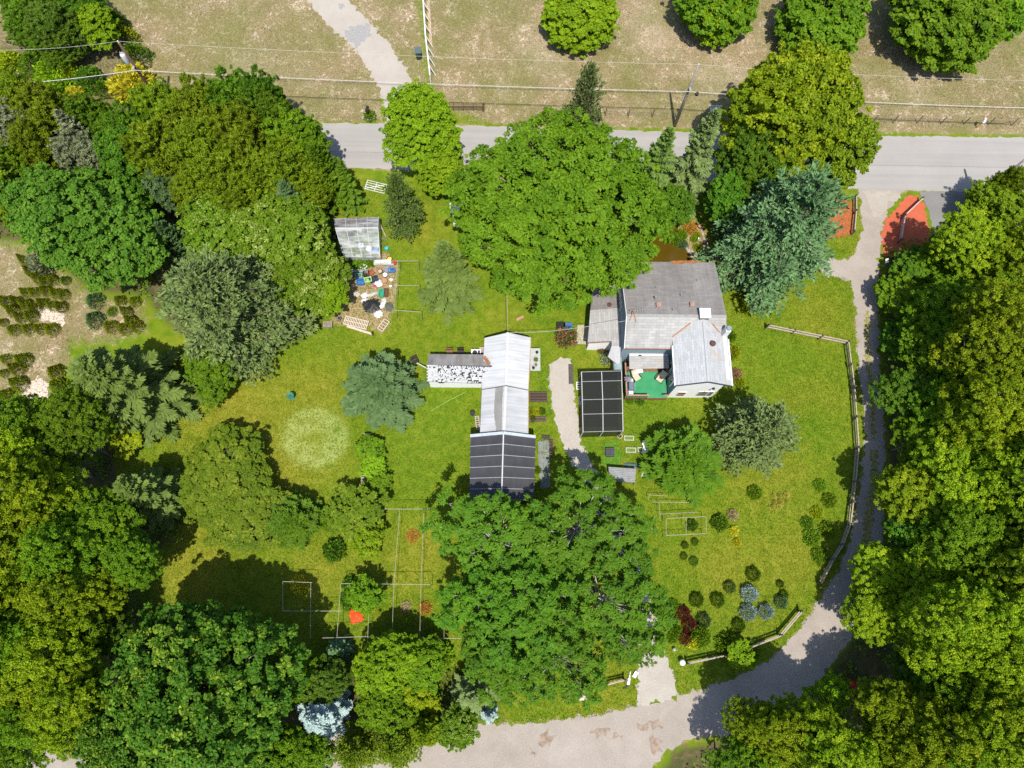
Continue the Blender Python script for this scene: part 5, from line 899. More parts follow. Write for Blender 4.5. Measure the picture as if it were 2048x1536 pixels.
# ---- black netted cage
cz = 2.1; ca, cb, cc, cd = G(1166, 864, cz), G(1246, 862, cz), G(1243, 742, cz), G(1163, 744, cz)
cage = thing('netted_cage', 'flat roofed garden cage of dark netting on a pale pipe frame', 'cage', ((ca[0] + cb[0]) / 2, ca[1], 0))
t = NT('cage_netting'); t.set((.02, .022, .022), .7, .2); tb_ = t.n('ShaderNodeBsdfTransparent'); ms = t.n('ShaderNodeMixShader'); ms.inputs[0].default_value = .4
t.l(t.p.outputs[0], ms.inputs[1]); t.l(tb_.outputs[0], ms.inputs[2]); t.l(ms.outputs[0], t.out.inputs['Surface']); cnet = t.m
ys = [0, .165, .47, .71, 1.0]
def cp(s, t_): p = np.array(ca) * (1 - s) * (1 - t_) + np.array(cb) * s * (1 - t_) + np.array(cc) * s * t_ + np.array(cd) * (1 - s) * t_; return (p[0], p[1])
ts = [0, .29, .53, .835, 1.0]
for j in range(4):
    for i in range(2): q = [cp(i * .5, ts[j]), cp(i * .5 + .5, ts[j]), cp(i * .5 + .5, ts[j + 1]), cp(i * .5, ts[j + 1])]; MB().slab([(x_, y_, cz) for x_, y_ in q], .006).build('netting_panel', cnet, cage)
for t_ in ts: MB().tube([(*cp(0, t_), cz + .03), (*cp(1, t_), cz + .03)], .025, 5).build('pipe', fpipe, cage)
for s_ in (0, .5, 1): MB().tube([(*cp(s_, 0), cz + .03), (*cp(s_ + (.01 if s_ == .5 else 0), .5), cz + .06), (*cp(s_, 1), cz + .03)], .035, 5).build('pipe', pipe, cage)
for s_ in (0, .5, 1):
    for t_ in (0, .53, 1): MB().tube([(*cp(s_, t_), 0), (*cp(s_, t_), cz)], .04, 5).build('post', pipe, cage)
for q0, q1 in ((ca, cb), (cb, cc), (cc, cd), (cd, ca)): MB().add([(*q0, 0), (*q1, 0), (*q1, cz), (*q0, cz)], [(0, 1, 2, 3)]).build('side_netting', cnet, cage)
# ---- plastic greenhouse
gz0, gz1 = 1.4, 2.4
t = NT('plastic_film'); f = t.noise(t.pos((.5, 2.2, 1)), 1.3, 4, .6, .5); t.set((.55, .58, .62), .28, .6)
tb_ = t.n('ShaderNodeBsdfTransparent'); tb_.inputs['Color'].default_value = (.85, .88, .92, 1); ms = t.n('ShaderNodeMixShader')
t.l(t.ramp(f, [(.38, (.8, .8, .8)), (.62, (.35, .35, .35))]), ms.inputs[0]); t.l(t.p.outputs[0], ms.inputs[1]); t.l(tb_.outputs[0], ms.inputs[2]); t.l(ms.outputs[0], t.out.inputs['Surface']); film = t.m
gh = thing('plastic_greenhouse', 'lean-to greenhouse of clear plastic film beside the junk yard', 'greenhouse', (*G(720, 515, 0), 0))
gn0, gn1 = G(668, 437, gz0 + .3), G(757, 434, gz0 + .3); gr0, gr1 = G(671, 457, gz1), G(756, 456, gz1); gs0, gs1 = G(688, 514, .9), G(760, 515, .9)
K = 4
for k in range(K):
    a, b_ = k / K, (k + 1) / K; L = lambda p, q, s_: np.array(p) + (np.array(q) - np.array(p)) * s_
    MB().add([(*L(gs0, gs1, a), .9), (*L(gs0, gs1, b_), .9), (*L(gr0, gr1, b_), gz1), (*L(gr0, gr1, a), gz1)], [(0, 1, 2, 3)]).build('film_panel', film, gh)
    MB().add([(*L(gr0, gr1, a), gz1), (*L(gr0, gr1, b_), gz1), (*L(gn0, gn1, b_), gz0 + .3), (*L(gn0, gn1, a), gz0 + .3)], [(0, 1, 2, 3)]).build('film_panel', film, gh)
for k in range(K + 1):
    a = k / K; MB().tube([(*L(gs0, gs1, a), 0), (*L(gs0, gs1, a), .92), (*L(gr0, gr1, a), gz1 + .03), (*L(gn0, gn1, a), gz0 + .33), (*L(gn0, gn1, a), 0)], .035, 5).build('hoop', M('hoop_grey', (.42, .45, .5), .1, 4), gh)
MB().tube([(*gr0, gz1 + .04), (*gr1, gz1 + .04)], .05, 5).build('ridge_pipe', pipe, gh)
for q, nm in ((gs0, 's'), (gn0, 'n')): pass
MB().add([(*gs0, 0), (*gs1, 0), (*gs1, .9), (*gs0, .9)], [(0, 1, 2, 3)]).build('film_panel', film, gh)
MB().add([(*gn0, 0), (*gn1, 0), (*gn1, gz0 + .3), (*gn0, gz0 + .3)], [(3, 2, 1, 0)]).build('back_wall', M('back_board', (.22, .13, .09), .3, 5), gh)
MB().add([(*gs1, 0), (*gn1, 0), (*gn1, gz0 + .3), (*gr1, gz1), (*gs1, .9)], [(0, 1, 2, 3, 4)]).build('end_panel', film, gh)
# ---- white shed behind the spruce
ws = thing('white_shed', 'white gabled shed half hidden between spruce and shade tree', 'shed', (*G(920, 440, 0), 0))
q0, q1, q2, q3 = G3(898, 395, 2.6), G3(945, 388, 2.9), G3(940, 415, 2.9), G3(901, 428, 2.6)
MB().slab([q3, q2, q1, q0], .1).build('roof', M('shed_white', (.62, .63, .65), .05, 3), ws)
MB().prism([(q3[0] + .15, q3[1] + .1), (q2[0], q2[1] + .1), (q1[0], q1[1] - .2), (q0[0] + .15, q0[1] - .2)], 0, 2.48).build('wall', white, ws)
MB().bar((q3[0], q3[1] - .04, 2.56), (q2[0], q2[1] - .04, 2.86), .1, .18).build('barge_board', M('barge_grey', (.1, .11, .13)), ws)
r0, r1 = G3(905, 452, 0), G3(940, 445, 0)
b = MB()
for k in range(7): z0 = .1 + k * .33; b.box(q3[0] + .2, q2[0] - .05, q3[1] + .06 - .008 * (k % 2), q3[1] + .095, z0, z0 + .32)
b.build('siding', white, ws)
# ================================================================== smaller things
def postz(x, y, z0, z1, w=.1): return MB().box(x - w / 2, x + w / 2, y - w / 2, y + w / 2, z0, z1)
# ---- utility poles and their wires
polewood = M('pole_wood', (.1, .06, .04), .3, 6); palepole = M('pole_grey', (.24, .22, .2), .25, 6)
def pole(x, y, hh, lab, mat, tr=False):
    t = thing('utility_pole', lab, 'utility pole', (x, y, 0)); MB().tube([(x, y, 0), (x, y, hh)], .16, 9, .11).build('shaft', mat, t, True)
    MB().tube([(x, y, hh), (x, y, hh + .25)], .05, 8).build('insulator', trim, t)
    MB().box(x - .08, x + .08, y - .5, y - .1, hh - 2.7, hh - 2.6).build('bracket', metal, t)
    if tr:
        b = MB(); b.lathe((x - .42, y + .05, hh - 2.4), [(.22, 0), (.25, .08), (.25, .95), (.22, 1.02), (.06, 1.05)], 14); b.build('transformer', M('transformer_grey', (.45, .47, .5), .08, 3, rough=.4), t, True)
        for k in (-.08, .08): MB().tube([(x - .42 + k, y + .05, hh - 1.38), (x - .42 + k, y + .05, hh - 1.15)], .04, 7).build('bushing', trim, t)
    return t
P1 = (*G(238, 86, 9.0), 9.0); P2 = (*G(1396, 132, 8.4), 8.4); P3 = (*G(2062, 312, 8.6), 8.6)
pole(P1[0], P1[1], 9.0, 'brown utility pole with grey transformer drum at top left', polewood, True)
pole(P2[0], P2[1], 8.4, 'thin grey utility pole on the verge beyond the road', palepole)
x, y = G(1946, 404, 0); t = pole(x, y, 8.0, 'utility pole with red painted base beside the right driveway', palepole)
MB().tube([(x, y, .02), (x, y, 1.0)], .17, 9).build('painted_base', M('red_paint', (.35, .04, .04), .2, 4), t)
def wire(pts, r, mat, lab, sag=.25, name='power_line'):
    b = MB(); out = []
    for a, c in zip(pts, pts[1:]):
        for k in range(13): s_ = k / 12; out.append(tuple(np.array(a) + (np.array(c) - np.array(a)) * s_ - [0, 0, sag * 4 * s_ * (1 - s_)]))
    b.tube(out, r, 4); solo(name, b, mat, lab, 'cable')
cable = M('cable_pale', (.4, .39, .37), .1, 5)
wire([(*G(-60, 100, 9.2), 9.2), (P1[0], P1[1], 9.2), (P2[0], P2[1], 8.6), (*G(2110, 162, 8.6), 8.6)], .013, cable, 'single pale wire running along the pole tops', .35)
Q1, Q2 = (P1[0] + .1, P1[1] - .5, 6.3), (P2[0], P2[1] - .5, 5.7)
wire([(*G(-60, 172, 6.4), 6.4), Q1, Q2, (*G(2110, 217, 5.6), 5.6)], .033, M('cable_bundle', (.42, .41, .4), .2, 5), 'thick twisted cable bundle strung between the poles', .3)
wire([(*G(-60, 174, 6.1), 6.1), (Q1[0], Q1[1], 6.05), (Q2[0], Q2[1], 5.45), (*G(2110, 220, 5.4), 5.4)], .018, black, 'black cable hanging just under the bundle', .3)
b = MB(); x, y, z = Q2; b.lathe((x + .65, y - .1, z - .35), [(.06, 0), (.16, .05), (.17, .3), (.07, .36)], 10); solo('splice_box', b, black, 'black splice drum hanging on the cable by the thin pole', 'cable box')
wire([on_main(1262, 640), (*G(1105, 662, 3.0), 3.0), (*G(1020, 665, 3.4), 3.4)], .018, cable, 'pale service wire from house roof to long shed ridge', .1)
wire([(*G(1016, 665, 3.4), 3.4), (*G(1014, 590, 3.6), 3.6)], .014, cable, 'thin line from the long shed ridge up into the shade tree', .1)
# ---- fences
railw = M('rail_grey', (.34, .29, .22), .25, 5, rough=.95); tanw = M('rail_tan', (.42, .31, .2), .25, 5)
def railfence(pts, lab, group=None, step=2.4, hh=1.0, mat=railw, closed_end=True):
    a = PX(pts); t = thing('split_rail_fence', lab, 'fence', (a[0][0], a[0][1], 0), group)
    seg = []
    for p, q in zip(a, a[1:]):
        n = max(1, round(np.linalg.norm(q - p) / step)); seg += [p + (q - p) * k / n for k in range(n)]
    seg.append(a[-1]); rg = random.Random(int(pts[0][0]))
    for p in seg: MB(TR(p[0], p[1], 0, rg.uniform(0, 90), rg.uniform(-3, 3), rg.uniform(-3, 3))).box(-.07, .07, -.07, .07, 0, hh + .12).build('post', M('post_dark', (.12, .09, .07), .3, 6), t)
    for p, q in zip(seg, seg[1:]):
        for z in (.4, .85 * hh): MB().bar((p[0], p[1], z + rg.uniform(-.03, .03)), (q[0], q[1], z + rg.uniform(-.03, .03)), .1, .12).build('rail', mat, t)
railfence([(1530, 657), (1688, 689), (1700, 780), (1708, 900), (1702, 965), (1691, 1050), (1677, 1090), (1658, 1120), (1634, 1166)], 'long split rail fence bending down the right side of the lawn')
railfence([(1596, 1222), (1555, 1270), (1495, 1293)], 'grey two-bay broken fence below the blue shrubs')
railfence([(1442, 1310), (1372, 1325)], 'single bay of fence beside the white globe')
railfence([(1190, 1372), (1246, 1358)], 'short fence bay left of the gravel path, facing the lane')
railfence([(1135, 1384), (1172, 1374)], 'short dark fence piece above the white pallet')
railfence([(1838, 404), (1803, 437), (1795, 486)], 'split rail fence standing in the red mulch', mat=M('rail_pink', (.45, .35, .32), .2, 5), hh=.8)
railfence([(1706, 398), (1706, 428), (1702, 470)], 'rail fence under the blue-green pine by the lane', hh=.8)
# white board fence up the field
a = PX([(846, -20), (853, 90), (862, 168)]); t = thing('board_fence', 'white railed paddock fence with tan boards beside the gravel drive', 'fence', (a[0][0], a[0][1], 0))
seg = [a[0] + (a[1] - a[0]) * k / 5 for k in range(5)] + [a[1] + (a[2] - a[1]) * k / 4 for k in range(5)]
for p in seg: postz(p[0], p[1], 0, 1.35, .1).build('post', trim, t)
for p in seg[:-1]: MB().bar((p[0] + .02, p[1], 1.3), (p[0] + .62, p[1] - .25, .05), .09, .07).build('brace', trim, t)
for p, q in zip(seg, seg[1:]):
    MB().bar((p[0], p[1], 1.3), (q[0], q[1], 1.3), .12, .09).build('rail', trim, t)
    for z in (.35, .8): MB().bar((p[0] + .07, p[1], z), (q[0] + .07, q[1], z), .05, .3).build('board', tanw, t)
    if p[1] > seg[5][1]: MB().bar((p[0] + .45, p[1], .06), (q[0] + .45, q[1], .06), .3, .04).build('board', tanw, t)
# wire fence posts along the road verge
for lab, us, v0, v1 in (('wire fence with dark leaning posts along the road verge at right', [1745, 1785, 1833, 1881, 1927, 1976, 2022, 2070], 245, 252), ('piece of wire fence between the grey-green pine and thin pole', [1210, 1256, 1304, 1352], 232, 236)):
    t = thing('wire_fence', lab, 'fence', (*G(us[0], v0), 0)); pts = [G(u, v0 + (v1 - v0) * i / (len(us) - 1)) for i, u in enumerate(us)]
    for p in pts: MB().tube([(p[0], p[1], 0), (p[0], p[1], 1.15)], .045, 6).build('post', MATS['post_dark'], t)
    for p, q in zip(pts, pts[1:]):
        for z in (.35, .75, 1.1): MB().tube([(p[0], p[1], z), (q[0], q[1], z)], .01, 3).build('wire', MATS['post_dark'], t)
# ---- roadside things
x, y = G(838, 116); t = thing('wheelie_bin', 'dark green wheeled bin beside the paddock fence', 'bin', (x, y, 0)); xf = TR(x, y, 0, 8); gb = M('bin_green', (.03, .06, .055), .15, 4, rough=.5)
MB(xf).add([(-.24, -.26, .08), (.24, -.26, .08), (.24, .26, .08), (-.24, .26, .08), (-.3, -.34, 1.0), (.3, -.34, 1.0), (.3, .34, 1.0), (-.3, .34, 1.0)], [(3, 2, 1, 0), (4, 5, 6, 7), (0, 1, 5, 4), (1, 2, 6, 5), (2, 3, 7, 6), (3, 0, 4, 7)]).build('body', gb, t)
MB(xf).box(-.33, .33, -.36, .4, 1.0, 1.08).build('lid', M('bin_lid', (.09, .12, .13), .15, 4, rough=.5), t)
for sx in (-.27, .27): MB(xf).tube([(sx - .03, .28, .1), (sx + .03, .28, .1)], .1, 10).build('wheel', black, t)
x0, y0 = G(888, 222); x1, y1 = G(966, 222); rustm = M('gate_rust', (.14, .085, .055), .3, 6)
t = thing('field_gate', 'rusty tube gate between two brush clumps on the verge', 'gate', (x0, y0, 0))
for z in (.25, .5, .75, 1.0, 1.2): MB().tube([(x0, y0, z), (x1, y1, z)], .03, 5).build('bar', rustm, t)
for k in range(5): xx = x0 + (x1 - x0) * k / 4; MB().tube([(xx, y0 + (y1 - y0) * k / 4, 0), (xx, y0 + (y1 - y0) * k / 4, 1.22)], .035, 5).build('upright', rustm, t)
for u, lb in ((875, 'dark stump post left of the rusty gate'), (889, 'brown wooden post at the left end of the gate'), (967, 'brown wooden post at the right end of the gate')):
    x, y = G(u, 222); solo('gate_post', MB().tube([(x, y, 0), (x, y, 1.25)], .12, 8, .1), rustm if u != 875 else dark, lb, 'post')
x, y = G(738, 233); t = thing('mailbox', 'dark mailbox in a ring of stones at the drive mouth', 'mailbox', (x, y, 0))
postz(x, y, 0, 1.0, .12).build('post', dark, t); MB(TR(x, y, 1.0, 80)).box(-.28, .28, -.12, .12, 0, .26).build('box', black, t)
stm = M('stone_pale', (.42, .4, .37), .2, 5)
for k in range(11): a = k * .571; MB(TR(x + .55 * math.cos(a), y + .45 * math.sin(a), 0, k * 40)).add(*(lambda vs, fs: (vs, fs))([(-.12, -.09, 0), (.12, -.08, 0), (.1, .1, 0), (-.1, .08, 0), (-.07, -.05, .13), (.06, -.05, .15), (.06, .05, .12), (-.06, .05, .14)], [(3, 2, 1, 0), (4, 5, 6, 7), (0, 1, 5, 4), (1, 2, 6, 5), (2, 3, 7, 6), (3, 0, 4, 7)])).build('stone', stm, t)
tree(740, 232, 14, 'bush', 'locust_leaf', .5, 'small green plant around the dark roadside mailbox', 'shrub', zc=.3)
x, y = G(1432, 218); t = thing('storm_grate', 'white slatted panel lying on the verge beyond the road', 'grate', (x, y, 0)); xf = TR(x, y, 0, 2)
for k in range(5): MB(xf).box(-.6, .6, -.36 + k * .16, -.28 + k * .16, .06, .1).build('slat', trim, t)
for sx in (-.58, .58): MB(xf).box(sx - .04, sx + .04, -.4, .42, 0, .06).build('batten', trim, t)
x, y = G(1952, 256); t = thing('mailbox', 'white mailbox on a yellow post at the right verge', 'mailbox', (x, y, 0)); MB().tube([(x, y, 0), (x + .1, y, 1.05)], .06, 6).build('post', M('yellow_post', (.45, .3, .05), .2, 5), t)
MB(TR(x + .1, y, 1.05, 60)).box(-.24, .24, -.1, .1, 0, .24).build('box', white, t)
x, y = G(1945, 392); t = thing('mailbox', 'black mailbox with newspaper tube on a dark post by the right driveway', 'mailbox', (x, y, 0)); postz(x, y, 0, 1.5, .12).build('post', black, t)
MB(TR(x - .1, y, 1.05, 70)).box(-.32, .32, -.14, .14, 0, .3).build('box', black, t); MB(TR(x, y - .1, .8, 80)).tube([(-.3, 0, 0), (.3, 0, 0)], .12, 8).build('newspaper_tube', M('tube_grey', (.1, .1, .11)), t); MB().tube([(x, y, 1.45), (x + .5, y + .1, 1.5)], .03, 5).build('arm', black, t)
x, y = G(1764, 534); t = thing('lane_sign', 'small white sign at the edge of the dirt lane', 'sign', (x, y, 0)); postz(x, y, 0, .9, .06).build('post', brown, t); MB(TR(x, y, .85, 8, -55)).box(-.14, .14, -.02, .02, 0, .4).build('board', white, t)
x, y = G(752, 374); t = thing('metal_gate', 'white tube gate lying on the grass below the road', 'gate', (x, y, 0)); xf = TR(x, y, 0, -14)
for k in range(5): MB(xf).tube([(-.95, -.5 + k * .24, .08), (.95, -.5 + k * .24, .08)], .03, 5).build('bar', trim, t)
for sx in (-.95, 0, .95): MB(xf).tube([(sx, -.5, .1), (sx, .46, .1)], .035, 5).build('upright', trim, t)
MB(xf).tube([(-.95, -.5, .12), (.95, .46, .12)], .03, 5).build('brace', trim, t)
# ---- trellises of pale pipe
pipe2 = M('trellis_pipe', (.36, .33, .27), .15, 6)
def trellis(hs, vs, posts, z, lab):
    x, y = G(*hs[0][0], z); t = thing('trellis', lab, 'trellis', (x, y, 0))
    for (p, q) in hs: MB().tube([(*G(*p, z), z), (*G(*q, z), z)], .02, 5).build('rail', pipe2, t)
    for (p, q) in vs: MB().tube([(*G(*p, z), z + .06), (*G(*q, z), z + .06)], .016, 5).build('wire_rail', pipe2, t)
    for p in posts: x, y = G(*p, z); MB().tube([(x, y, 0), (x, y, z)], .022, 5).build('post', pipe2, t)
trellis([((790, 522), (836, 522)), ((789, 571), (838, 571)), ((788, 620), (842, 624))], [((796, 522), (788, 624))], [(796, 522), (834, 522), (790, 571), (836, 571), (788, 620), (840, 624)], 2.2, 'pale pipe trellis between junk yard and drooping spruce')
trellis([((757, 1018), (858, 1018)), ((682, 1167), (860, 1169)), ((566, 1163), (624, 1165)), ((566, 1222), (682, 1222)), ((645, 1276), (736, 1273)), ((736, 1274), (925, 1277))],
        [((800, 1018), (788, 1168)), ((848, 1018), (842, 1168)), ((566, 1163), (566, 1222)), ((622, 1165), (621, 1276)), ((682, 1167), (673, 1290)), ((740, 1168), (735, 1292)), ((788, 1168), (783, 1310)), ((842, 1168), (838, 1352)), ((889, 1208), (888, 1277))],
        [(757, 1018), (856, 1018), (682, 1167), (740, 1168), (860, 1169), (566, 1222), (736, 1274), (925, 1277), (645, 1276), (842, 1276)], 2.3, 'wide pipe trellis grid over the lower lawn beside the walnut grove')
MB_ = None
trellis([((1332, 1037), (1412, 1033)), ((1332, 1071), (1412, 1067))], [((1332, 1037), (1332, 1071)), ((1372, 1035), (1372, 1069)), ((1412, 1033), (1412, 1067))], [(1332, 1037), (1412, 1033), (1332, 1071), (1412, 1067)], 1.2, 'low pale frame over the vegetable plants right of the grove')
trellis([((1298, 990), (1336, 992)), ((1305, 1004), (1388, 1005)), ((1318, 1028), (1396, 1024))], [((1298, 990), (1297, 1000)), ((1318, 1006), (1320, 1040))], [(1298, 990), (1388, 1005)], .8, 'broken pipe frame below the dark green arborvitae')
# ---- junk yard
def crate(u, v, w, d, hh, rz, mat, lab, name='crate', grp=None):
    x, y = G(u, v, hh); t = thing(name, lab, 'crate', (x, y, 0), grp); xf = TR(x, y, 0, rz); e_ = .04
    MB(xf).box(-w / 2, w / 2, -d / 2, d / 2, 0, .04).build('base', mat, t)
    for n_, q in (('side', (-w / 2, w / 2, -d / 2, -d / 2 + e_)), ('side', (-w / 2, w / 2, d / 2 - e_, d / 2)), ('end', (-w / 2, -w / 2 + e_, -d / 2 + e_, d / 2 - e_)), ('end', (w / 2 - e_, w / 2, -d / 2 + e_, d / 2 - e_))): MB(xf).box(*q, .04, hh).build(n_, mat, t)
    r = MB(xf)
    for q in ((-w / 2 - .03, w / 2 + .03, -d / 2 - .03, -d / 2 + .06), (-w / 2 - .03, w / 2 + .03, d / 2 - .06, d / 2 + .03), (-w / 2 - .03, -w / 2 + .06, -d / 2 + .06, d / 2 - .06), (w / 2 - .06, w / 2 + .03, -d / 2 + .06, d / 2 - .06)): r.box(*q, hh, hh + .03)
    r.build('rim', mat, t)
def C3(n, c, rough=.6): return M(n, c, .15, 5, rough=rough)
blue, lgreen, teal, rub = C3('blue_plastic', (.03, .13, .38)), C3('light_green_plastic', (.3, .48, .16)), C3('teal_plastic', (.12, .3, .24)), C3('green_plastic', (.02, .28, .17))
crate(721, 563, .66, .5, .32, 4, blue, 'bright blue crate in the junk pile'); crate(736, 559, .6, .45, .34, 14, lgreen, 'light green crate beside the blue one'); crate(717, 551, .62, .42, .2, 2, teal, 'pale teal frame tray above the blue crate')
crate(762, 586, .42, .72, .2, -4, rub, 'dark green tray right of the white scraps'); crate(772, 585, .4, .78, .15, -5, C3('rust_brown', (.1, .045, .03)), 'rusty brown metal tray beside the green one'); crate(783, 540, .6, .36, .25, 6, blue, 'deep blue tub with boards at the trellis corner')
crate(747, 558, .75, .5, .22, 22, C3('navy', (.02, .03, .07)), 'navy blue bin full of scraps'); crate(732, 547, .5, .5, .25, 10, black, 'black square tub behind the light green crate'); crate(741, 545, .55, .45, .2, 30, C3('red_brown', (.3, .08, .05)), 'reddish box of scraps in the middle of the junk pile'); crate(726, 533, .6, .4, .18, -25, white, 'white tray with yellow contents at the top of the pile')
def pot(u, v, r, hh, mat, lab, fill=None, cat='pot', name='plant_pot'):
    x, y = G(u, v, hh); t = thing(name, lab, cat, (x, y, 0)); b = MB(); b.lathe((x, y, 0), [(r * .72, 0), (r * .95, hh * .86), (r * 1.06, hh * .87), (r * 1.06, hh), (r * .88, hh), (r * .84, hh * .85)], 14).build('body', mat, t)
    MB().lathe((x, y, hh * .78), [(r * .86, 0), (r * .86, .03)], 14).build('filling', fill or C3('potting_soil', (.05, .035, .025), .95), t)
terra = C3('terracotta', (.42, .18, .09), .85)
pot(769, 561, .24, .35, terra, 'large terracotta pot right of the white sheets', C3('pale_soil', (.35, .2, .12))); pot(770, 549, .25, .3, black, 'black pot with white contents in the junk pile', white); pot(760, 542, .22, .3, C3('maroon', (.12, .04, .04)), 'maroon bucket with pink contents', C3('pink_contents', (.45, .3, .28))); pot(789, 525, .16, .3, C3('red_plastic', (.5, .03, .02)), 'bright red bowl at the corner of the junk pile', C3('red_in', (.4, .02, .02)))
pot(773, 496, .17, .35, C3('turquoise', (.05, .38, .45)), 'turquoise bucket right of the greenhouse', C3('turq_in', (.06, .42, .5))); pot(779, 517, .24, .3, black, 'black pot holding a yellow thing near the greenhouse corner', C3('yellow_in', (.6, .45, .03))); pot(775, 524, .2, .25, C3('pot_grey', (.25, .25, .25)), 'grey metal pan at the top of the junk pile', C3('pan_in', (.16, .16, .16))); pot(781, 572, .1, .2, white, 'small white cup beside the trellis rail', white)
pot(678, 636, .16, .4, C3('bluegrey', (.12, .15, .22)), 'dark blue bucket at the left end of the pallet rack'); pot(1240, 872, .2, .35, C3('cream_pot', (.55, .46, .38)), 'cream round pot below the netted cage'); pot(945, 826, .22, .5, C3('pot_black', (.03, .03, .03)), 'black bucket left of the long shed', C3('pot_black_in', (.012, .012, .012)))
pot(1132, 1397, .16, .25, terra, 'terracotta pot on the verge left of the white pallet'); pot(1400, 452, .2, .25, C3('pot_dark', (.06, .04, .03)), 'round pot at the top of the pond bank', C3('pot_brick', (.36, .2, .13)))
def board(u, v, w, d, rz, mat, lab, z=.15, cat='board', name='board', t_=.04):
    x, y = G(u, v, z); return solo(name, MB(TR(x, y, z, rz)).box(-w / 2, w / 2, -d / 2, d / 2, -t_, 0), mat, lab, cat)
def gap_legs(): pass
def panel(u, v, w, d, rz, mat, lab, z=.1, name='panel', cat='panel', n=3):   # a panel of n boards on two battens
    x, y = G(u, v, z); t = thing(name, lab, cat, (x, y, 0)); xf = TR(x, y, 0, rz)
    for k in range(n): MB(xf).box(-w / 2, w / 2, -d / 2 + k * d / n + .01, -d / 2 + (k + 1) * d / n - .01, z - .03, z + .004 * (k % 2)).build('plank', mat, t)
    for sx in (-.8, .8): MB(xf).box(sx * w / 2 - .05, sx * w / 2 + .05, -d / 2 + .02, d / 2 - .02, 0, z - .03).build('batten', mat, t)
panel(715, 541, 1.9, .28, -2, C3('grey_board', (.3, .31, .33)), 'long grey board lying across the top of the junk pile', .25, n=2); panel(716, 547, 1.0, .4, 0, C3('charcoal', (.1, .1, .105)), 'charcoal panel above the teal tray', .18)
panel(768, 528, 1.8, .16, -2, C3('steel', (.36, .39, .4)), 'pale steel channel at the top right of the junk pile', .4, n=2); panel(765, 524, 1.6, .5, 4, C3('frame_white', (.52, .53, .52)), 'white frame of an old table in the junk pile', .35, n=3); panel(774, 538, .5, .6, 20, C3('slate', (.2, .21, .24)), 'slate grey lid among the pots', .25, n=2)
def cloth(u, v, w, d, rz, mat, lab, seed, hh=.25, cat='tarp', name='tarp'):
    rg = np.random.default_rng(seed); n = 14; x, y = G(u, v, .1); xf = TR(x, y, 0, rz); vs = []; fs = []
    ph = rg.random(6) * 6.28; ed = rg.uniform(.75, 1.1, 40)
    for j in range(n + 1):
        for i in range(n + 1):
            s_, t_ = i / n * 2 - 1, j / n * 2 - 1; a = math.atan2(t_, s_); k = ed[int((a + math.pi) / 6.2832 * 39)]; m = max(abs(s_), abs(t_))
            zz = .03 + hh * max(0, 1 - m ** 2) * (.6 + .4 * math.sin(3 * s_ + ph[0]) * math.sin(3 * t_ + ph[1])) + .035 * abs(math.sin(6 * s_ + 3 * t_ + ph[2])) + .03 * abs(math.sin(5 * t_ - 4 * s_ + ph[3]))
            q = 1 / max(1e-6, math.hypot(s_, t_)) * m if m > 0 else 1
            vs.append((s_ * (.5 + .5 * q) * w / 2 * k, t_ * (.5 + .5 * q) * d / 2 * k, zz))
    for j in range(n):
        for i in range(n): fs.append((j * (n + 1) + i, j * (n + 1) + i + 1, (j + 1) * (n + 1) + i + 1, (j + 1) * (n + 1) + i))
    solo(name, MB(xf).add(vs, fs), mat, lab, cat, smooth=True)
blackc, whitec = C3('black_sheet', (.022, .022, .025), .5), C3('white_sheet', (.6, .61, .63), .5)
cloth(743, 611, 1.7, 1.4, 10, blackc, 'crumpled black plastic sheet at the lower end of the junk yard', 3, .35); cloth(778, 613, .8, .9, 20, C3('thin_net', (.08, .085, .07)), 'thin dark netting right of the black sheet', 4, .1)
cloth(766, 606, .45, 1.1, -15, whitec, 'white sheet fold lying over the black plastic edge', 5, .25); cloth(757, 628, .8, .7, 30, whitec, 'white sheet crumpled below the black plastic', 6, .15); cloth(757, 566, .7, .75, 35, whitec, 'white papers heaped right of the crates', 7, .2); cloth(729, 590, .7, .55, 35, whitec, 'white scraps left of the green tray', 8, .25); cloth(729, 601, .6, .45, 20, whitec, 'white flattened box above the black plastic', 9, .12); cloth(745, 588, 1.0, .35, 25, C3('scrap_grey', (.4, .4, .38)), 'grey scraps strung between white boxes and green tray', 10, .2)
cloth(713, 588, .6, .5, -20, C3('scrap_pink', (.45, .4, .38)), 'pinkish scraps at the left of the junk yard', 11, .2); cloth(703, 519, .8, .5, 0, C3('dark_rag', (.06, .045, .05)), 'dark rags in front of the greenhouse', 12, .2); cloth(750, 572, .3, .25, 0, C3('magenta_rag', (.4, .03, .15)), 'small magenta rag by the white papers', 13, .12); cloth(782, 559, .35, .3, -30, whitec, 'single white paper beside the terracotta pot', 14, .06)
cloth(712, 1228, 1.1, 1.5, 15, C3('orange_sheet', (.62, .07, .015), .5), 'bright orange tarp lying under the trellis', 15, .3); cloth(738, 1218, 1.2, .45, -8, MATS['orange_sheet'], 'narrow orange tarp strip right of the larger one', 16, .2)
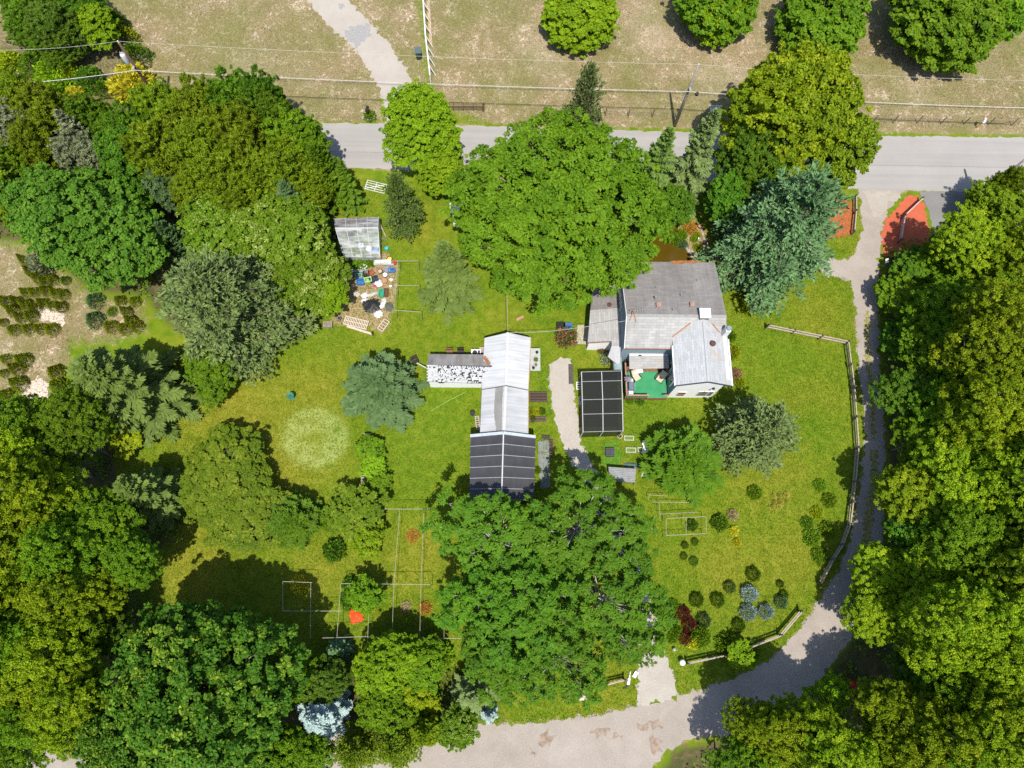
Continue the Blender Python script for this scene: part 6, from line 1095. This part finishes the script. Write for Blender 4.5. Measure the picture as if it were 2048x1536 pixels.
# pallets and racks
def pallet(u, v, w, d, rz, n, lab, mat=weathered, z=.12, name='pallet', deck=True):
    x, y = G(u, v, z); t = thing(name, lab, 'pallet', (x, y, 0)); xf = TR(x, y, 0, rz)
    for k in range(n): q = -w / 2 + (k + .5) * w / n; MB(xf).box(q - .04, q + .04, -d / 2, d / 2, z - .02, z + .012).build('slat', mat, t)
    for sy in (-.42, 0, .42): MB(xf).box(-w / 2, w / 2, sy * d - .04, sy * d + .04, 0, z - .02).build('bearer', mat, t)
palew = M('pale_timber', (.5, .42, .32), .2, 7)
pallet(712, 645, 2.2, .9, -14, 15, 'long slatted rack below the junk yard', palew, .25); pallet(1163, 1388, .85, .95, 0, 9, 'white slatted pallet on the verge by the lane', M('pallet_pale', (.55, .48, .43), .15, 6))
b = MB(); p, q = G3(694, 652, .3), G3(745, 668, .3); t = thing('timber_beam', 'pale timber beam along the front of the slatted rack', 'beam', (p[0], p[1], 0)); MB().bar((p[0], p[1], .22), (q[0], q[1], .22), .2, .14).build('beam', palew, t); postz(q[0], q[1], 0, .7, .12).build('post', dark, t); postz(p[0], p[1], 0, .16, .12).build('post', dark, t)
def bedframe(u, v, w, d, rz, lab, mat=weathered, hh=.25, fill=None, nbar=0, cat='cold frame', name='cold_frame'):
    x, y = G(u, v, hh); t = thing(name, lab, cat, (x, y, 0)); xf = TR(x, y, 0, rz); e_ = .07
    for q in ((-w / 2, w / 2, -d / 2, -d / 2 + e_), (-w / 2, w / 2, d / 2 - e_, d / 2), (-w / 2, -w / 2 + e_, -d / 2 + e_, d / 2 - e_), (w / 2 - e_, w / 2, -d / 2 + e_, d / 2 - e_)): MB(xf).box(*q, 0, hh).build('side_board', mat, t)
    if fill is not None: MB(xf).box(-w / 2 + e_, w / 2 - e_, -d / 2 + e_, d / 2 - e_, 0, hh * .6).build('filling', fill, t)
    for k in range(nbar): yy = -d / 2 + (k + 1) * d / (nbar + 1); MB(xf).box(-w / 2 + e_, w / 2 - e_, yy - .03, yy + .03, hh - .05, hh + .004).build('bar', mat, t)
soilm = C3('dark_soil', (.05, .035, .028), .95); grn = C3('seedling_green', (.12, .2, .03), .95)
bedframe(767, 650, .6, 1.15, -32, 'wooden box frame with crossbars right of the slatted rack', palew, .3, None, 3)
bedframe(655, 648, .8, .5, 0, 'grey slatted box half hidden under the white pine', weathered, .4, None, 4)
bedframe(1077, 793, 1.6, .85, 0, 'dark timber bed with lid boards between long shed and path', C3('bed_brown', (.12, .08, .065), .9), .3, soilm, 2); bedframe(1076, 838, 1.5, .38, 2, 'narrow timber bed below the yellow plants', C3('bed_brown2', (.14, .1, .08), .9), .25, soilm, 1)
for u, r, lf, lb in ((1062, 9, 'yellow_green', 'yellow-green potted plant at the shed wall, left of two'), (1073, 9, 'gold_leaf', 'yellow potted plant beside the shed bed'), (1084, 8, 'dark_leaf', 'dark potted plant right of the yellow ones'), (1066, 7, 'locust_leaf', 'small green plant in the narrow timber bed')): tree(u, 822 if u != 1066 else 838, r, 'mound', lf, .5, lb, 'shrub', zc=.4)
x, y = G(1070, 721, .5); t = thing('potting_bench', 'pale corrugated potting bench along the long shed wall', 'bench', (x, y, 0)); b = MB(); nxx = 17
vs = [(x - .45 + .9 * i / (nxx - 1), yy, .8 + .02 * (1 if i % 2 else -1)) for yy in (y - 1.05, y + 1.05) for i in range(nxx)]
b.add(vs, [(i, i + 1, nxx + i + 1, nxx + i) for i in range(nxx - 1)]).build('bench_top', M('bench_tin', (.4, .43, .42), .15, 4), t)
for sx in (-.4, .4):
    for sy in (-.95, .95): postz(x + sx, y + sy, 0, .78, .06).build('leg', weathered, t)
for u, v, lb in ((1074, 705, 'black pot at the top of the potting bench'), (1067, 736, 'black pot at the lower end of the potting bench'), (1072, 730, 'brown pot in the middle of the potting bench')):
    xx, yy = G(u, v, .95); tt = thing('plant_pot', lb, 'pot', (xx, yy, .82)); MB().lathe((xx, yy, .82), [(.09, 0), (.13, .22), (.11, .22), (.1, .18)], 10).build('body', black if 'black' in lb else brown, tt)
tree(1072, 719, 7, 'mound', 'yellow_green', 1.3, 'small yellow-green plant standing behind the potting bench', 'shrub', zc=.8)
tarpg = M('grey_matting', (.2, .215, .23), .12, 2)
props(sheet('ground_mat', PX([(1076, 882), (1098, 881), (1098, 903), (1076, 904)]), .03, tarpg, amp=.02), 'upper square of grey matting beside the shade house', None, None, 'structure'); props(sheet('ground_mat', PX([(1076, 906), (1099, 905), (1100, 975), (1080, 976)]), .03, tarpg, amp=.02), 'long strip of grey matting beside the shade house', None, None, 'structure')
bedframe(1103, 895, .35, 1.3, 2, 'narrow twig-filled crate beside the grey matting', C3('twig_brown', (.1, .075, .06), .95), .3, soilm, 4); bedframe(1092, 874, .7, .3, -5, 'dark heap of sticks in a frame above the grey matting', C3('twig_dark', (.07, .06, .055), .95), .25, soilm, 5)
x, y = G(1085, 905); solo('hoe', MB().tube([(*G(1081, 896), .06), (*G(1087, 915), .06)], .02, 5).add(*([(x + .1, y - .5, .02), (x + .2, y - .5, .02), (x + .2, y - .42, .05), (x + .1, y - .42, .05)], [(0, 1, 2, 3)])), brown, 'long handled hoe lying on the grey matting', 'tool')
# ribbed mat, planters and pieces on the lawn by the cage
x, y = G(1142, 748); t = thing('ribbed_mat', 'dark ribbed mat lying along the top of the gravel path', 'mat', (x, y, 0))
MB().box(x - .22, x + .22, y - .92, y + .92, .02, .04).build('backing', dark, t)
for k in range(20): MB().box(x - .21, x + .21, y - .9 + k * .092, y - .86 + k * .092, .04, .065).build('rib', M('mat_grey', (.12, .11, .1)), t)
for u, v, w, d, lb in ((1258, 876, .85, .42, 'small green planted tray below the netted cage'), (1262, 900, .9, .44, 'green planted tray left of the white chairs'), (1281, 899, .5, .42, 'short planted tray touching the white chairs')): bedframe(u, v, w, d, -1, lb, M('tray_grey', (.42, .4, .34), .15, 5), .18, grn, 0, 'planter', 'planter')
props(sheet('turf_mat', PX([(1211, 884), (1236, 882), (1242, 912), (1244, 934), (1205, 936), (1208, 905)]), .02, M('bright_turf', (.07, .19, .012), .3, 3), amp=.1, step=.2), 'brighter green turf patch around the black vent', None, None, 'structure')
x, y = G(1220, 904, .3); t = thing('compost_bin', 'square black slatted compost bin on the bright turf', 'bin', (x, y, 0))
MB().box(x - .36, x + .36, y - .38, y + .38, 0, .3).build('body', black, t)
for k in range(5): MB().box(x - .38, x + .38, y - .38 + k * .155, y - .26 + k * .155, .3, .34 + .01 * (k % 2)).build('slat', M('bin_slate', (.06, .065, .075)), t)
for u, v, rz, lb in ((1291, 890, 20, 'white plastic chair at the edge of the arborvitae, upper'), (1290, 902, 160, 'white plastic chair at the edge of the arborvitae, lower')):
    x, y = G(u, v, .4); t = thing('garden_chair', lb, 'chair', (x, y, 0), 'white plastic garden chairs'); xf = TR(x, y, 0, rz)
    MB(xf).box(-.24, .24, -.24, .22, .38, .42).build('seat', white, t); MB(xf @ TR(0, .22, .4, 0, -15)).box(-.24, .24, 0, .04, 0, .45).build('backrest', white, t)
    for sx in (-.2, .2):
        for sy in (-.2, .18): MB(xf).box(sx - .025, sx + .025, sy - .025, sy + .025, 0, .38).build('leg', white, t)
# corrugated sheet roof over the log store
c0, c1, c2, c3 = G3(1219, 962, .7), G3(1270, 966, .7), G3(1272, 938, .95), G3(1217, 934, .95)
t = thing('lean_to', 'corrugated metal lean-to roof at the end of the path', 'lean-to', (c0[0], c0[1], 0)); nr = 65; vs = []
for c in range(2):
    for r in range(nr): s_ = r / (nr - 1); A = np.array(c0 if c == 0 else c1); B_ = np.array(c3 if c == 0 else c2); q = A + (B_ - A) * s_; vs.append((q[0], q[1], q[2] + .075 * math.cos(s_ * 2 * math.pi * 8)))
MB().add(vs, [(r, nr + r, nr + r + 1, r + 1) for r in range(nr - 1)]).build('corrugated_sheet', M('corrugated', (.3, .31, .32), .2, 3, rough=.5), t, True)
for q in (c0, c1, c2, c3): postz(q[0] * .98 + .02 * c2[0], q[1], 0, q[2] - .06, .08).build('post', weathered, t)
x, y = G(1291, 946, .4); t = thing('garden_cart', 'small pale garden cart right of the corrugated roof', 'cart', (x, y, 0)); xf = TR(x, y, 0, 5)
MB(xf).box(-.32, .32, -.18, .18, .3, .36).build('tray', trim, t); MB(xf).box(-.06, .22, -.12, .12, .36, .46).build('box', concrete, t)
for sx in (-.25, .25): MB(xf).tube([(sx, -.22, .15), (sx, -.16, .15)], .15, 12).build('wheel', trim, t)
MB(xf).tube([(.3, 0, .35), (.75, .05, .6)], .02, 5).build('handle', metal, t)
solo('timber_pole', MB().bar((*G(1255, 935), .12), (*G(1308, 937), .12), .09), weathered, 'grey pole lying above the garden cart', 'pole'); cloth(1265, 930, 1.6, .45, -6, C3('teal_net', (.06, .12, .1)), 'dark green netting bundled above the corrugated roof', 21, .15)
for u, v, lb in ((1158, 771, 'small wire frame at the left side of the netted cage, upper'), (1163, 800, 'small wire frame at the left side of the netted cage, lower')): bedframe(u, v, .5, .7, 0, lb, trim, .25, None, 2, 'cloche', 'wire_cloche')
# things north of the shed wing
x, y = G(952, 706, .6); t = thing('air_conditioner', 'white air conditioner unit behind the shed wing', 'air conditioner', (x, y, 0)); MB().box(x - .42, x + .42, y - .3, y + .3, 0, .75).build('case', white, t); MB().lathe((x - .1, y, .75), [(.22, 0), (.22, .02)], 14).build('fan_grille', dark, t); MB().box(x + .16, x + .36, y - .2, y + .2, .75, .77).build('vent', dark, t)
for u, lb, mt in ((899, 'brown wooden chair behind the shed wing', brown), (921, 'dark garden chair between brown chair and air conditioner', dark)):
    x, y = G(u, 705, .5); t = thing('garden_chair', lb, 'chair', (x, y, 0)); MB().box(x - .3, x + .3, y - .28, y + .25, .4, .45).build('seat', mt, t); MB().box(x - .3, x + .3, y + .22, y + .28, .45, .95).build('backrest', mt, t)
    for sx in (-.26, .26):
        for sy in (-.24, .22): postz(x + sx, y + sy, 0, .4, .06).build('leg', mt, t)
x, y = G(963, 700, .5); t = thing('small_stool', 'small square stool at the corner of the long shed', 'stool', (x, y, 0)); MB().box(x - .2, x + .2, y - .3, y + .3, .45, .5).build('seat', M('stool_tan', (.3, .24, .2)), t)
for sx in (-.16, .16):
    for sy in (-.25, .25): postz(x + sx, y + sy, 0, .45, .05).build('leg', brown, t)
bedframe(955, 845, .35, 1.2, 6, 'broken lattice leaning at the long shed west wall', M('lattice_pink', (.4, .33, .3), .25, 7), .3, None, 5, 'lattice', 'lattice')
solo('garden_hose', MB().tube([(*G(862, 822), .04), (*G(890, 805), .05), (*G(920, 790), .04), (*G(930, 785), .04)], .035, 5), M('hose_green', (.2, .34, .08), .2, 5), 'pale green hose lying on the lawn below the shed wing', 'hose'); solo('drain_pipe', MB().tube([(*G(835, 728), .3), (*G(853, 742), 1.0)], .06, 7), trim, 'white pipe leading from the shed wing into the fir', 'pipe'); bedframe(828, 718, .6, .6, 30, 'dark metal frame at the right of the bushy fir', dark, .5, None, 3, 'rack', 'metal_rack')
# old benches, statue, ornaments
for pts, lb in (([(734, 866), (731, 908)], 'upper weathered slatted bench on the lawn below the fir'), ([(732, 938), (728, 968)], 'lower weathered slatted bench overgrown by vines')):
    a, c = (np.array(G(*p, .45)) for p in pts); t = thing('garden_bench', lb, 'bench', (a[0], a[1], 0)); d = (c - a); L = np.linalg.norm(d); ang = math.degrees(math.atan2(d[1], d[0])); xf = TR(a[0], a[1], 0, ang); n = int(L / .22)
    for k in range(n): MB(xf).box(k * .22 + .01, k * .22 + .17, -.3, .3, .42, .46).build('slat', weathered, t)
    for sy in (-.24, .24): MB(xf).box(0, L, sy - .03, sy + .03, .34, .42).build('beam', weathered, t)
    for k in (0.1, L - .1):
        for sy in (-.24, .24): MB(xf).box(k - .03, k + .03, sy - .03, sy + .03, 0, .34).build('leg', weathered, t)
x, y = G(582, 793, .5); t = thing('garden_fountain', 'small dark green bird bath on the lawn under the white pine', 'bird bath', (x, y, 0)); MB().lathe((x, y, 0), [(.22, 0), (.2, .06), (.08, .1), (.07, .6), (.1, .62), (.3, .72), (.32, .78), (.27, .78), (.08, .7)], 14).build('pedestal', C3('verdigris', (.03, .16, .1)), t); MB().lathe((x, y, .72), [(.25, 0), (.25, .01)], 14).build('water', C3('bath_water', (.05, .1, .09), .1), t)
x, y = G(1365, 1325, .55); t = thing('globe_ornament', 'large white globe on a stub post at the end of the fence', 'garden globe', (x, y, 0)); postz(x, y, 0, .3, .1).build('post', brown, t); MB().lathe((x, y, .28), [(.02, 0), (.15, .05), (.22, .16), (.24, .26), (.22, .36), (.15, .46), (.02, .51)], 16).build('globe', white, t, True)
x, y = G(1349, 1299, .3); t = thing('globe_ornament', 'small grey-green gazing globe above the white globe', 'garden globe', (x, y, 0)); MB().lathe((x, y, 0), [(.06, 0), (.05, .12)], 8).build('stand', brown, t); MB().lathe((x, y, .1), [(.02, 0), (.12, .05), (.16, .15), (.12, .25), (.02, .3)], 14).build('globe', C3('globe_green', (.28, .36, .28), .3), t, True)
p, q = np.array(G3(1256, 1370, .12)), np.array(G3(1261, 1342, .1)); b = MB(); pr = [(.0, .03), (.04, .12), (.35, .13), (.6, .07), (.75, .035), (1.0, .03)]; d = (q - p)
for i in range(len(pr) - 1): b.tube([tuple(p + d * pr[i][0]), tuple(p + d * pr[i + 1][0])], pr[i][1], 10, pr[i + 1][1])
solo('bottle_ornament', b, white, 'white bottle-shaped ornament lying left of the gravel path', 'ornament', smooth=True); board(1271, 1349, .28, .5, -35, white, 'white board leaning at the left edge of the gravel path', .2)
solo('paddle_board', MB(TR(*G(1253, 1373), .03, 28)).box(-.32, .32, -.06, .06, 0, .04), dark, 'dark plank below the bottle-shaped ornament', 'plank')
x, y = G(1397, 478, .5); t = thing('heron_statue', 'white heron statue on the pond bank', 'statue', (x, y, 0)); b = MB(); b.tube([(x, y, .35), (x + .02, y + .1, .5), (x + .05, y + .22, .45)], .1, 8, .03); b.build('body', white, t, True); MB().tube([(x, y - .02, .42), (x - .03, y - .1, .65), (x - .02, y - .08, .8), (x - .06, y - .22, .78)], .035, 6, .012).build('neck', white, t, True)
for k in (-.04, .04): MB().tube([(x + k, y, 0), (x + k, y, .36)], .012, 4).build('leg', dark, t)
# rocks round the pond
rockm = [M('rock_pink', (.42, .3, .25), .25, 5, rough=.95), M('rock_grey', (.34, .33, .32), .25, 5, rough=.95), M('rock_tan', (.45, .37, .28), .25, 5, rough=.95)]
pb = thing('pond_edging', 'row of pinkish rocks edging the right bank of the pond', 'rocks', (*G(1390, 500), 0)); rg = random.Random(5)
def rock(x, y, r, par):
    b = MB(TR(x, y, 0, rg.uniform(0, 360))); k = [rg.uniform(.7, 1.2) for _ in range(16)]
    vs = [(r * k[i] * math.cos(i * .785), r * .8 * k[i] * math.sin(i * .785), 0) for i in range(8)] + [(r * .65 * k[8 + i] * math.cos(i * .785), r * .55 * k[8 + i] * math.sin(i * .785), r * .75 * k[(i * 3) % 16]) for i in range(8)]
    b.add(vs, [tuple(range(7, -1, -1)), tuple(range(8, 16))] + [(i, (i + 1) % 8, (i + 1) % 8 + 8, i + 8) for i in range(8)]).build('rock', rg.choice(rockm), par)
for (u, v) in [(1372, 494), (1375, 499), (1378, 503), (1381, 508), (1383, 513), (1386, 518), (1383, 503), (1387, 510), (1391, 515), (1395, 518), (1388, 503), (1405, 470), (1408, 478), (1409, 485), (1407, 492), (1406, 500), (1402, 507), (1400, 515), (1404, 463), (1398, 511), (1392, 508), (1380, 498)]:
    rock(*G(u + rg.uniform(-1, 1), v + rg.uniform(-1, 1)), rg.uniform(.12, .26), pb)
solo('pond_pipe', MB().tube([(*G(1413, 488), .3), (*G(1417, 528), .3)], .05, 6), trim, 'thin pale rail along the right side of the pond bank', 'rail')
solo('log_stump', MB().tube([(*G(1032, 641), .12), (*G(1046, 634), .14)], .16, 9), M('cut_wood', (.36, .22, .12), .25, 6), 'short brown log lying under the huge shade tree', 'log')
for u, v, lb, mt in ((1136, 652, 'dark blue bin under the shade tree edge beside the slab', blue), (1122, 650, 'black tub under the shade tree edge', black)): x, y = G(u, v, .5); t = thing('storage_tub', lb, 'tub', (x, y, 0)); MB().box(x - .35, x + .35, y - .25, y + .25, 0, .5).build('body', mt, t); MB().box(x - .38, x + .38, y - .28, y + .28, .5, .55).build('lid', mt, t)
# shaded ride-on mower at the woods edge
x, y = G(1712, 1385, .5); t = thing('garden_tractor', 'red garden tractor in deep shade at the woods edge', 'tractor', (x, y, 0)); xf = TR(x, y, 0, 25); red = C3('tractor_red', (.4, .02, .03), .35)
MB(xf).box(-.25, .25, .1, .95, .35, .8).build('hood', red, t); MB(xf).box(-.4, .4, -.7, .1, .35, .55).build('body', red, t); MB(xf).box(-.22, .22, -.55, -.15, .55, .7).build('seat', black, t); MB(xf).tube([(0, .1, .7), (0, -.05, 1.0)], .03, 6).build('steering_column', black, t)
for sx, sy, r in ((-.45, -.45, .28), (.45, -.45, .28), (-.38, .75, .19), (.38, .75, .19)): MB(xf).tube([(sx - .09, sy, r), (sx + .09, sy, r)], r, 14).build('wheel', black, t)
cloth(1722, 1372, .8, .6, 0, C3('teal_tarp', (.03, .25, .26)), 'small teal cloth beside the shaded tractor', 31, .3)
# extra things inside the greenhouse, seen through the film
for u, v, w, d, hh, mt, lb in ((722, 491, .4, .45, .4, white, 'white tub inside the greenhouse'), (700, 472, .6, .5, .5, black, 'black tray stack inside the greenhouse'), (720, 448, .7, .4, .6, palew, 'pale shelf board inside the greenhouse back')): crate(u, v, w, d, hh, 4, mt, lb, 'storage_tub')
pot(738, 497, .28, .5, white, 'white barrel inside the greenhouse', white); pot(751, 499, .24, .6, C3('barrel_blue', (.06, .25, .5)), 'blue barrel inside the greenhouse', C3('barrel_blue_in', (.08, .3, .55)))
cloth(672, 472, .8, 1.2, 10, black, 'black plastic bag heap at the left end of the greenhouse', 33, .5)
for p, q, lb in (((760, 448), (772, 474), 'grey plank leaning at the right end of the greenhouse, upper'), ((758, 476), (774, 480), 'pale plank sticking out of the greenhouse end'), ((760, 486), (772, 490), 'short plank at the greenhouse end, lower')): solo('plank', MB().bar((*G(*p, .8), .8), (*G(*q, 0), .05), .14, .04), weathered, lb, 'plank')
